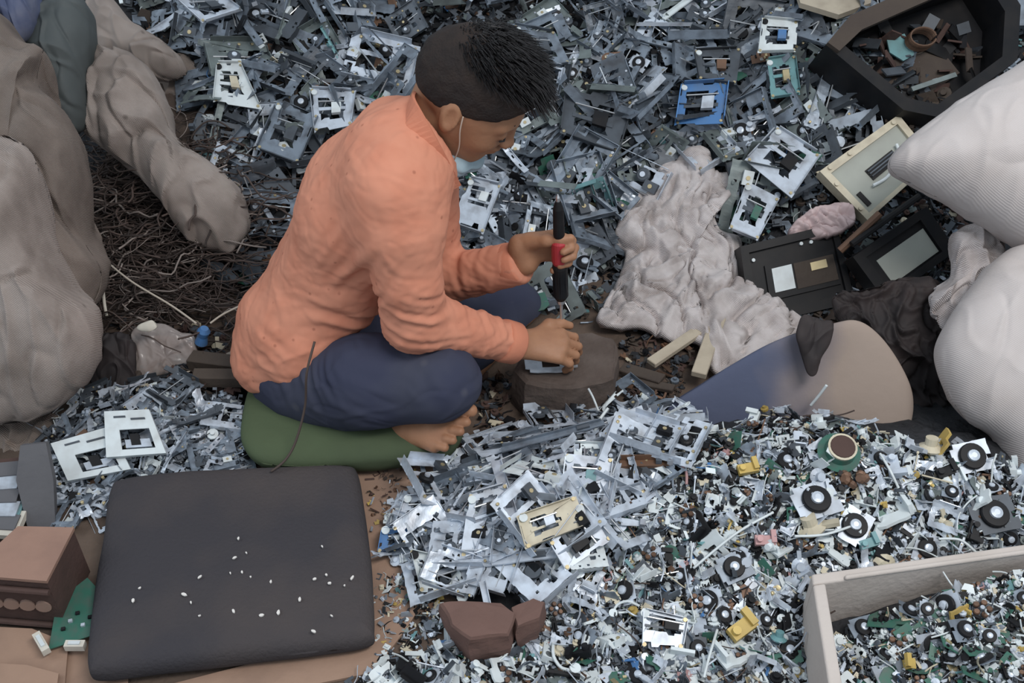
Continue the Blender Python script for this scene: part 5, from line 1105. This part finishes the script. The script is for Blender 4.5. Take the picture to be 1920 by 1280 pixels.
q.add(vs, [(i * 24 + j, (i + 1) * 24 + j, (i + 1) * 24 + j + 1, i * 24 + j + 1) for i in range(23) for j in range(23)], 'heap_dark'); o = q.build('crate_filling', smooth=True); tag(o, 'dark underlayer of parts inside the white crate', 'scrap heap', kind='stuff')
_H = H
fill('scrap_fragments', 2600, CR, dict(cS, black_plastic=26, green_board=4, yellow_plastic=3), (0.004, 0.011), 'tiny parts filling the white crate', 15, place=CRZ)
for kd, n, cols, sc, sd_ in (('metal_clip', 28, dict(steel_light=5, white_plastic=2, steel_dark=3), (0.35, 0.65), 40), ('plastic_fitting', 28, dict(white_plastic=4, black_plastic=4, yellow_plastic=1, cream_plastic=1, blue_plastic=0.4), (0.6, 1.1), 41), ('spindle_motor', 22, dict(steel_light=1, steel_blue=1), (0.6, 1.1), 42),
                             ('circuit_board', 24, dict(green_board=1), (0.5, 1.0), 43), ('wire_offcut', 26, dict(white_plastic=1, cream_plastic=1), (0.7, 1.4), 44), ('gear_wheel', 26, dict(white_plastic=1, black_plastic=2), (0.7, 1.2), 45), ('copper_coil', 10, dict(copper_brown=1), (0.7, 1.1), 46)):
    scatter(kd, n, CR, cols, tilt=0.6, lift=(0.0, 0.012), sc=sc, nv=3, seed=sd_, place=CRZ)
# heap left of the green cushion
LH = [(100, 780), (170, 740), (280, 730), (430, 745), (480, 800), (470, 860), (440, 890), (240, 905), (200, 960), (130, 980), (95, 900)]
fill('scrap_fragments', 900, LH, dict(steel_light=30, steel_blue=30, steel_dark=20, black_plastic=10, copper_brown=3, white_plastic=8), (0.006, 0.018), 'small metal bits in the heap left of the green cushion', 17)
scatter('loader_chassis', 22, LH, dict(steel_blue=5, steel_light=6, steel_dark=2), tilt=0.25, lift=(0.0, 0.02), sc=(0.55, 0.85), nv=6, seed=50)
scatter('metal_strip', 38, LH, dict(steel_blue=4, steel_light=6, steel_dark=2), tilt=0.25, lift=(0.0, 0.025), sc=(0.5, 0.9), nv=5, seed=51, yaw=(0, 0.5))
scatter('metal_bracket', 55, LH, dict(steel_blue=4, steel_light=6, white_plastic=2), tilt=0.35, lift=(0.0, 0.025), sc=(0.5, 0.9), nv=5, seed=52)
TR = [(180, 620), (250, 620), (250, 730), (440, 740), (450, 600), (400, 600), (300, 560)]
fill('scrap_fragments', 420, TR, dict(rust_dark=6, wood_dark=5, steel_dark=3, black_plastic=4, cream_plastic=0.8, string=0.8), (0.006, 0.02), 'dark rubbish on the floor behind the boy around the clear bag', 18)
CT = [(690, 880), (800, 870), (800, 900), (730, 960), (740, 1000), (700, 1000)]
fill('scrap_fragments', 130, CT + [(700, 1060)], dict(copper_brown=4, rust_dark=3, steel_light=2, yellow_plastic=0.6, wood_dark=2), (0.003, 0.008), 'crumbs of scrap on the cardboard beside the dark cushion', 19)
# ------------------------------------------------------------------ single pieces one can pick out
def onp(px, py, lift, n=(0, -0.45, 0.9)): return Pl(G(px, py) + Vector((0, 0, lift)), n)
def lerp2(a, b, t): return (a[0] + (b[0] - a[0]) * t, a[1] + (b[1] - a[1]) * t)
def quad(c, u0, u1, v0, v1):  # sub-rectangle of a quad given by its four corner pixels
    f = lambda u, v: lerp2(lerp2(c[0], c[1], u), lerp2(c[3], c[2], u), v)
    return [f(u0, v0), f(u1, v0), f(u1, v1), f(u0, v1)]
def chassis(c, lift, m, label, t=0.0016, n=(0, -0.45, 0.9), holes=((0.2, 0.75, 0.22, 0.75),), extra=None, flange=0.010, name='drive_chassis'):
    cx = sum(a for a, _ in c) / 4; cy = sum(b for _, b in c) / 4; q = onp(cx, cy, lift + (0.03 if cy < 700 else 0.022), n); f_ = MB(); h = holes[0]; rr = random.Random(int(cx * 7 + cy)); oo = []; ii = []; inn = quad(c, *h)
    for i in range(4):
        a, b, a2, b2 = c[i], c[(i + 1) % 4], inn[i], inn[(i + 1) % 4]; u = 0.0; n_ = rr.choice([3, 4, 5])
        for k in range(n_):
            u0 = k / n_; d0 = rr.choice([0, 0, 0.0, 0.10, 0.2]) if k else 0; e0 = rr.choice([0, 0, 0.15, -0.12]) if k else 0
            for uu in ((u0, u0 + 0.8 / n_) if k else (u0, u0 + 0.9 / n_)):
                oo.append(lerp2(lerp2(a, b, uu), lerp2(a2, b2, uu), d0 * 1.6)); ii.append(lerp2(lerp2(a2, b2, uu), (lerp2(a, b, uu) if e0 < 0 else (cx, cy)), abs(e0) * 1.4))
    q.ring(f_, oo, ii, 0, t, m)
    for i in range(4):
        if (i + len(label)) % 4 == 3: continue
        a, b = c[i], c[(i + 1) % 4]; ctr = (cx, cy); a2, b2 = lerp2(a, ctr, 0.04), lerp2(b, ctr, 0.04); a, b, a2, b2 = lerp2(a, b, 0.06), lerp2(b, a, 0.1), lerp2(a2, b2, 0.06), lerp2(b2, a2, 0.1)
        q.prism(f_, [a, b, b2, a2], 0, flange, m)
    P_ = [('frame', f_)]
    r = MB(); a, b = quad(c, h[0] - 0.02, h[1] + 0.02, h[2] + 0.1, h[3])[:2]; r.cyl(q.flat(*a, 0.004), q.flat(*b, 0.004), 0.0018, 'chrome', 7); P_.append(('guide_rod', r))
    k = MB(); mm = quad(c, h[0] + (h[1] - h[0]) * 0.5, h[0] + (h[1] - h[0]) * 0.9, h[2] + (h[3] - h[2]) * 0.3, h[2] + (h[3] - h[2]) * 0.8); q.prism(k, mm, 0.001, 0.010, extra or 'black_plastic'); P_.append(('lens_unit', k))
    w_ = MB(); g = quad(c, h[0] * 0.5, 1, 0.12, 1)[0]; q.cyl(w_, *g, 0.007, 0.001, 0.006, 'white_plastic' if m != 'white_plastic' else 'black_plastic', 14); P_.append(('gear', w_))
    for u, v in ((0.06, 0.06), (0.94, 0.06), (0.94, 0.94), (0.06, 0.94)):
        s_ = MB(); g = quad(c, u, 1, v, 1)[0]; q.cyl(s_, *g, 0.0035, t, t + 0.0025, 'brass', 8); P_.append(('screw', s_))
    cr = MB(); aa = quad(c, h[0] - 0.03, h[1] + 0.03, rr.uniform(h[2] + 0.05, h[3] - 0.2), 0); bb = rr.uniform(0.35, 0.75); g0 = quad(c, h[0] - 0.04, h[1] + 0.04, h[2] + (h[3] - h[2]) * bb, h[2] + (h[3] - h[2]) * (bb + 0.14)); q.prism(cr, g0, t, t * 2.2, m if rr.random() < 0.6 else 'steel_dark'); P_.append(('cross_bar', cr))
    return hero(name, label, 'drive chassis', q.flat(cx, cy, 0), P_)
chassis([(408, 118), (448, 122), (494, 166), (490, 204)][0:1] + [(452, 118), (492, 206), (400, 192)], 0.05, 'white_plastic', 'whitish four-sided drive chassis with cream lens unit left of the boy', extra='cream_plastic', holes=((0.16, 0.72, 0.2, 0.72),))
chassis([(1276, 158), (1366, 152), (1356, 232), (1264, 236)], 0.05, 'blue_plastic', 'bright blue drive chassis above the torn sack', extra='steel_light', holes=((0.18, 0.8, 0.2, 0.78),), flange=0.014)
chassis([(1428, 34), (1496, 40), (1492, 98), (1420, 100)], 0.05, 'white_plastic', 'pale drive chassis with a blue insert near the top of the heap', extra='blue_plastic')
chassis([(1436, 112), (1490, 104), (1500, 178), (1446, 186)], 0.045, 'teal_plastic', 'teal and brassy drive chassis below the one with the blue insert', extra='brass')
chassis([(880, 332), (942, 346), (906, 440), (846, 420)], 0.05, 'steel_light', 'bright metal drive chassis with white lens part just below the face mask', extra='white_plastic', holes=((0.22, 0.8, 0.14, 0.5),))
chassis([(1456, 236), (1540, 290), (1484, 372), (1396, 300)], 0.05, 'steel_light', 'pale tilted drive chassis left of the beige drive', holes=((0.22, 0.78, 0.2, 0.75),))
chassis([(1400, 340), (1462, 372), (1420, 452), (1366, 430)], 0.05, 'steel_light', 'pale drive chassis wedged between the torn sack and the black drive box', extra='green_board')
chassis([(520, 190), (600, 215), (560, 310), (480, 280)], 0.045, 'steel_blue', 'blue-grey drive chassis lying above the shirt shoulder line', extra='steel_dark')
chassis([(580, 165), (668, 170), (660, 235), (590, 250)], 0.05, 'steel_light', 'silvery drive chassis directly left of the collar', extra='white_plastic')
chassis([(960, 45), (1040, 60), (1070, 120), (985, 135)], 0.05, 'steel_blue', 'blue-grey drive chassis touching the hair on the right', extra='steel_dark')
chassis([(1060, 160), (1190, 190), (1160, 290), (1050, 250)], 0.045, 'steel_dark', 'large dark grey drive chassis right of the face')
chassis([(320, -10), (420, -6), (456, 20), (380, 44)], 0.06, 'steel_light', 'silvery drive chassis at the top edge right of the blue bag', extra='steel_dark')
chassis([(1300, 95), (1390, 90), (1380, 160), (1310, 150)], 0.045, 'steel_dark', 'grey chassis with a brown centre above the bright blue one', extra='copper_brown')
# two white face plates left of the green cushion
for c, lb, up in (([(96, 832), (206, 800), (246, 880), (128, 902)], 'white plate with a square opening, the lower left of two', 0.050), ([(196, 772), (280, 768), (312, 850), (200, 858)], 'white plate with a square opening, the upper right of two', 0.062)):
    cx = sum(a for a, _ in c) / 4; cy = sum(b for _, b in c) / 4; q = Pl(G(cx, cy) + Vector((0, 0, up)), (0.02, -0.40, 0.9)); f_ = MB(); q.ring(f_, c, quad(c, 0.28, 0.86, 0.42, 0.86), 0, 0.003, 'white_plastic')
    for i in range(4): a, b = c[i], c[(i + 1) % 4]; q.prism(f_, [a, b, lerp2(b, (cx, cy), 0.05), lerp2(a, (cx, cy), 0.05)], -0.006, 0.0, 'white_plastic')
    s_ = MB(); q.prism(s_, quad(c, 0.2, 0.45, 0.12, 0.16), 0.003, 0.0045, 'steel_dark'); q.prism(s_, quad(c, 0.55, 0.85, 0.18, 0.22), 0.003, 0.0045, 'steel_dark')
    s2 = MB(); q.prism(s2, quad(c, 0.34, 0.8, 0.62, 0.8), -0.008, -0.003, 'steel_light'); s3 = MB(); q.prism(s3, quad(c, 0.45, 0.62, 0.5, 0.75), -0.010, -0.002, 'black_plastic')
    hero('face_plate', lb, 'plate', q.flat(cx, cy, 0), [('plate', f_), ('slot', s_), ('tray', s2), ('latch', s3)])
# front pile
chassis([(716, 990), (772, 986), (768, 1026), (708, 1036)], 0.012, 'blue_plastic', 'bright blue little chassis at the left tip of the front metal pile', extra='white_plastic', holes=((0.3, 0.7, 0.3, 0.7),), flange=0.006)
chassis([(880, 925), (950, 905), (972, 1010), (862, 1050)], 0.03, 'steel_light', 'large pale chassis in the middle of the front metal pile', holes=((0.2, 0.72, 0.15, 0.5),))
chassis([(968, 968), (1080, 930), (1100, 985), (985, 1030)], 0.035, 'cream_plastic', 'cream coloured chassis in the front metal pile', extra='steel_light', holes=((0.2, 0.6, 0.2, 0.7),))
chassis([(1090, 940), (1150, 1010), (1060, 1070), (1030, 1020)], 0.03, 'steel_light', 'open pale chassis at the right of the front metal pile', holes=((0.15, 0.85, 0.18, 0.8),))
chassis([(770, 1030), (812, 1040), (826, 1110), (790, 1110)], 0.025, 'white_plastic', 'narrow white chassis standing at the left of the front metal pile', holes=((0.25, 0.6, 0.2, 0.4),))
chassis([(760, 930), (830, 925), (815, 985), (740, 985)], 0.02, 'steel_light', 'pale chassis at the upper left of the front metal pile')
chassis([(1060, 850), (1150, 860), (1140, 930), (1050, 930)], 0.03, 'steel_light', 'pale chassis at the upper right of the front metal pile', extra='teal_plastic')
chassis([(1205, 1140), (1290, 1160), (1280, 1215), (1203, 1212)], 0.015, 'steel_light', 'pale chassis lying at the bottom of the small-parts mound', holes=((0.1, 0.9, 0.1, 0.55),))
def bar(a, b, w_, t_, m, lift, label):
    A = G(*a) + Vector((0, 0, lift)); Bv = G(*b) + Vector((0, 0, lift)); d = Bv - A; M = Matrix.Translation((A + Bv) / 2) @ d.to_track_quat('X', 'Z').to_matrix().to_4x4(); q = MB()
    q.box((0, 0, 0), (d.length, w_, t_), m, M); q.box((0, w_ / 2, t_), (d.length * 0.96, 0.0015, t_ * 3), m, M); q.box((d.length * 0.3, 0, t_), (d.length * 0.12, w_ * 0.6, t_ * 2), 'steel_dark', M)
    o = q.build('metal_bar'); recenter(o); return tag(o, label, 'metal bar')
bar((858, 1090), (1050, 1066), 0.016, 0.003, 'steel_light', 0.04, 'long shiny bar across the bottom of the front metal pile')
bar((930, 905), (960, 1010), 0.018, 0.003, 'steel_light', 0.055, 'upright pale bar in the middle of the front metal pile')
bar((905, 1130), (918, 1190), 0.010, 0.003, 'steel_light', 0.055, 'pale bent bar lying across the reddish stone')
bar((940, 880), (1130, 830), 0.012, 0.003, 'steel_blue', 0.05, 'long grey bar near the top of the front metal pile')
bar((740, 985), (860, 1030), 0.008, 0.002, 'steel_light', 0.035, 'thin pale bar at the left of the front metal pile')
bar((1160, 893), (1250, 892), 0.014, 0.006, 'copper_brown', 0.03, 'brownish bar at the right end of the front metal pile')
bar((1300, 90), (1190, 90), 0.010, 0.003, 'steel_light', 0.06, 'bright strip near the top of the heap right of the hair')
bar((1240, 80), (1320, 20), 0.012, 0.003, 'white_plastic', 0.06, 'white diagonal strip at the top of the heap')
bar((1580, 110), (1640, 215), 0.028, 0.003, 'steel_green', 0.06, 'long greenish grey strip beside the black case')
# a few parts that stand out on the mound
def solo(kind, m, i, px, py, lift, s, yaw_, label, tilt=0.0, cat=None):
    need(kind, m, i + 1); p = G(px, py) + Vector((0, 0, lift)); M = Matrix.Translation(p) @ Matrix.Rotation(tilt, 4, 'X') @ Matrix.Rotation(yaw_, 4, 'Z') @ Matrix.Scale(s, 4); return PL.put(kind, m, i, M, label, cat or KN[kind][2], None)
solo('spindle_motor', 'steel_light', 0, 1525, 955, 0.022, 1.6, 0.3, 'large black-ringed spindle motor on a silver plate, top centre of the mound', 0.3)
solo('spindle_motor', 'steel_light', 1, 1596, 1003, 0.022, 1.3, 1.0, 'round spindle motor right of the largest one, above a teal piece', 0.4)
solo('spindle_motor', 'steel_blue', 0, 1373, 1077, 0.018, 1.2, 0.4, 'black spindle motor on the slope left of the crate corner', 0.4)
solo('spindle_motor', 'steel_dark', 0, 1856, 980, 0.02, 1.6, 0.2, 'big dark spindle motor at the far right of the mound', 0.4)
solo('spindle_motor', 'steel_light', 2, 1815, 872, 0.02, 1.4, 0.2, 'black spindle motor below the right sack', 0.5)
solo('plastic_fitting', 'teal_plastic', 1, 1622, 1035, 0.02, 1.2, 0.3, 'teal moulding just behind the crate wall', 0.4)
solo('plastic_fitting', 'yellow_plastic', 0, 1388, 1190, 0.014, 1.5, 0.6, 'yellow block low on the mound left of the crate', 0.3)
solo('plastic_fitting', 'yellow_plastic', 0, 1398, 895, 0.018, 1.1, 0.2, 'small yellow block near the top of the mound', 0.3)
solo('plastic_fitting', 'pink_plastic', 0, 1430, 1028, 0.018, 1.5, 0.0, 'pinkish part in the middle of the mound', 0.4)
# green and white ring at the top of the mound
q = MB(); p = G(1572, 850, 0.02); M = Matrix.Translation(p) @ Matrix.Rotation(0.35, 4, 'X'); q.lathe([(0.034, 0), (0.036, 0.004), (0.026, 0.010), (0.024, 0.022)], 'green_board', M, 24); q.lathe([(0.023, 0.022), (0.024, 0.028), (0.018, 0.0285)], 'cream_plastic', M, 24); q.lathe([(0.0205, 0.0285), (0.0195, 0.0300)], 'rust_dark', M, 20); o = q.build('motor_ring', smooth=False); recenter(o); tag(o, 'green flanged cup with a white rim at the top of the mound', 'cup')
q = MB(); p = G(1600, 895, 0.018)
for k in range(9): q.lathe([(0.006, 0), (0.009, 0.006), (0.006, 0.012)], 'copper_brown', Matrix.Translation(p + Vector((rg.uniform(-0.02, 0.02), rg.uniform(-0.014, 0.014), rg.uniform(0, 0.006)))) @ rotm(rg.uniform(0, 3), rg.uniform(0, 3), 0), 9)
o = q.build('copper_winding'); recenter(o); tag(o, 'brown copper winding clump in front of the green cup', 'coil')
for a, b, c_, lb in (((1300, 1065), (1450, 960), (1380, 1000), 'long pale wire running down the middle of the mound'), ((1490, 1005), (1600, 985), (1545, 1002), 'pale wire leading to the round spindle motor'), ((1760, 1010), (1830, 1035), (1800, 1012), 'white curved band just behind the crate'), ((1650, 850), (1685, 915), (1668, 880), 'thin pale wire near the green cup'), ((1320, 1270), (1345, 1180), (1330, 1230), 'thin pale rod at the bottom of the mound')):
    strand('pale_wire', [G(*a, 0.03), G(*c_, 0.035), G(*b, 0.03)], 0.0022, 'white_plastic', lb, 'wire')

# beige drive with its tray mechanism, right of centre
c = [(1536, 322), (1684, 216), (1752, 300), (1626, 414)]; q = Pl(G(1640, 330) + Vector((0, 0, 0.08)), (0.0, -0.62, 0.78)); f_ = MB(); q.ring(f_, c, quad(c, 0.07, 0.93, 0.12, 0.93), -0.03, 0.004, 'cream_plastic')
b_ = MB(); q.prism(b_, quad(c, 0.07, 0.93, 0.12, 0.93), -0.028, -0.004, 'label_grey')
sl = MB(); q.prism(sl, quad(c, 0.36, 0.72, 0.40, 0.60), -0.004, -0.001, 'black_plastic'); q.prism(sl, quad(c, 0.12, 0.17, 0.6, 0.85), -0.004, 0.0, 'black_plastic')
rl = MB()
for v in (0.44, 0.49, 0.54): A_, B_ = quad(c, 0.37, 0.71, v, 1)[:2]; rl.cyl(q.flat(*A_, 0.002), q.flat(*B_, 0.002), 0.0022, 'steel_dark', 7)
lv = MB(); lv.tube(catmull([q.flat(*quad(c, u, 1, v, 1)[0], 0.006) for u, v in ((0.30, 0.66), (0.46, 0.70), (0.62, 0.64), (0.74, 0.52), (0.78, 0.38))], 16, closed=False), 0.0035, 'white_plastic', 8)
P_ = [('housing', f_), ('base_plate', b_), ('opening', sl), ('rollers', rl), ('lever', lv, 'white curved lever')]
for u, v in ((0.1, 0.05), (0.35, 0.05), (0.9, 0.06), (0.03, 0.3), (0.03, 0.8), (0.97, 0.5)): s_ = MB(); q.cyl(s_, *quad(c, u, 1, v, 1)[0], 0.005, 0.004, 0.009, 'cream_plastic', 10); P_.append(('boss', s_))
hero('disc_drive', 'opened beige disc drive with a white lever beside the white sack corner', 'disc drive', q.flat(1640, 320, 0), P_)
# black drive box with a white square
c = [(1388, 462), (1568, 418), (1604, 566), (1408, 612)]; q = Pl(G(1490, 520) + Vector((0, 0, 0.09)), (0.05, -0.70, 0.70)); f_ = MB(); q.ring(f_, c, quad(c, 0.08, 0.94, 0.1, 0.88), -0.05, 0.0, 'black_plastic')
b_ = MB(); q.prism(b_, quad(c, 0.08, 0.94, 0.1, 0.88), -0.045, -0.010, 'black_plastic'); r_ = MB(); q.prism(r_, quad(c, 0.22, 0.92, 0.3, 0.74), -0.010, -0.004, 'black_plastic'); q.prism(r_, quad(c, 0.5, 0.9, 0.36, 0.68), -0.004, -0.002, 'wood_dark')
wl = MB(); q.prism(wl, quad(c, 0.28, 0.48, 0.36, 0.66), -0.004, -0.0015, 'white_plastic'); g_ = MB(); q.prism(g_, quad(c, 0.66, 0.82, 0.40, 0.5), -0.004, 0.0, 'brass')
P_ = [('casing', f_), ('back_panel', b_), ('recess', r_), ('sticker', wl, 'white square sticker'), ('gold_contact', g_, 'dull gold metal piece')]
for u, v in ((0.62, 0.14), (0.72, 0.15), (0.12, 0.2), (0.14, 0.7)): s_ = MB(); q.cyl(s_, *quad(c, u, 1, v, 1)[0], 0.004, -0.010, -0.004, 'white_plastic', 8); P_.append(('screw', s_))
hero('drive_box', 'black drive box with a white square sticker right of the torn sack', 'drive box', q.flat(1490, 515, 0), P_)
c = [(1598, 482), (1736, 388), (1792, 470), (1660, 566)]; q = Pl(G(1690, 480) + Vector((0, 0, 0.09)), (0.05, -0.68, 0.73)); f_ = MB(); q.prism(f_, c, -0.05, -0.003, 'black_plastic'); e_ = MB(); q.ring(e_, c, quad(c, 0.12, 0.86, 0.14, 0.86), -0.003, 0.004, 'black_plastic')
wl = MB(); q.prism(wl, quad(c, 0.2, 0.84, 0.30, 0.82), -0.003, -0.001, 'label_grey'); P_ = [('casing', f_), ('bezel', e_), ('label_plate', wl, 'grey label plate')]
hd = MB(); A_, B_ = q.flat(1590, 462, 0.02), q.flat(1716, 372, 0.02); hd.cyl(A_, B_, 0.007, 'black_plastic', 8); P_.append(('side_rail', hd))
hero('drive_box', 'black box with a grey label plate below the beige disc drive', 'drive box', q.flat(1695, 478, 0), P_)
q_ = MB(); A_, B_ = P(1575, 470, 0.30), P(1650, 400, 0.33); q_.cyl(A_, B_, 0.008, 'copper_brown', 8); o = q_.build('brown_rod'); recenter(o); tag(o, 'brown rod between the two black drive boxes', 'rod')
# big black case in the top right corner, open, with a coil and a board inside
c8 = [(1548, 84), (1590, 34), (1700, -14), (1862, -72), (1914, 10), (1908, 112), (1762, 220), (1694, 206)]; cc = (1740, 75)
i8 = [lerp2(p, cc, 0.17) for p in c8]; q = Pl(G(1740, 120) + Vector((0, 0, 0.16)), (0.1, -0.62, 0.78)); f_ = MB(); q.ring(f_, c8, i8, -0.11, 0.0, 'black_plastic'); b_ = MB(); q.prism(b_, i8, -0.11, -0.095, 'black_plastic')
rim = MB(); q.prism(rim, [(1548, 84), (1590, 34), (1700, -14), (1862, -72), (1868, -52), (1716, 14), (1612, 60), (1570, 100)], 0.0, 0.012, 'wood_dark')
cw = MB(); cp = q.flat(1742, 58, -0.05); M = Matrix.Translation(cp) @ q.n.to_track_quat('Z', 'Y').to_matrix().to_4x4()
for k in range(7): cw.tube([Vector((0.030 * math.cos(t), 0.022 * math.sin(t), 0.004 * k)) for t in [i * 2 * math.pi / 18 for i in range(18)]], 0.0024, 'copper_brown', 6, M=M)
bd = MB(); q.prism(bd, [(1684, 50), (1718, 40), (1738, 80), (1716, 92), (1690, 76)], -0.06, -0.056, 'teal_plastic')
st = MB(); q.prism(st, [(1722, 150), (1806, 122), (1810, 130), (1726, 158)], -0.04, -0.034, 'steel_green'); inn = MB(); rq = random.Random(4)
for k in range(60):
    a_, b_2 = rq.uniform(1640, 1860), rq.uniform(10, 185)
    if inpoly(a_, b_2, i8): M_ = Matrix.Translation(q.flat(a_, b_2, rq.uniform(-0.095, -0.05))) @ rotm(rq.uniform(-1, 1), rq.uniform(-1, 1), rq.uniform(0, 6)); inn.box((0, 0, 0), (rq.uniform(0.02, 0.08), rq.uniform(0.008, 0.03), 0.004), rq.choice(['black_plastic', 'wood_dark', 'steel_dark', 'rust_dark', 'black_plastic']), M_)
q.prism(inn, [(1650, 100), (1790, 60), (1830, 110), (1740, 170), (1680, 150)], -0.095, -0.07, 'wood_dark')
hero('black_case', 'big open black case in the upper right corner with a copper coil inside', 'case', q.flat(1740, 75, -0.05), [('shell', f_), ('back_panel', b_), ('front_rail', rim, 'dusty brown front rail'), ('coil', cw, 'copper coloured coil'), ('board', bd, 'pale teal board'), ('metal_strip', st), ('inner_frame', inn)])
fill('scrap_fragments', 420, [(1600, 150), (1700, 190), (1760, 230), (1700, 270), (1760, 330), (1640, 250), (1560, 180)], dict(black_plastic=8, steel_dark=3, wood_dark=4, steel_green=1, pink_plastic=0.2, green_board=0.6), (0.012, 0.034), 'dark broken plastic and metal heaped below the black case', 29, lift=(0.0, 0.07))
q = onp(1560, 20, 0.07, (0, -0.3, 0.95)); f_ = MB(); q.prism(f_, [(1480, -60), (1640, -60), (1632, 8), (1572, 30), (1500, 8)], -0.01, 0.004, 'beige_board'); o = f_.build('beige_board'); recenter(o); tag(o, 'beige board poking in at the top edge left of the black case', 'board')
q = Pl(P(1890, 10, 0.85), (0, -0.7, 0.7)); f_ = MB(); q.prism(f_, [(1830, -80), (2000, -80), (2000, 46), (1904, 48), (1880, 20), (1836, 8)], -0.02, 0.0, 'steel_blue'); o = f_.build('grey_panel'); recenter(o); tag(o, 'blue-grey panel in the extreme top right corner', 'panel')
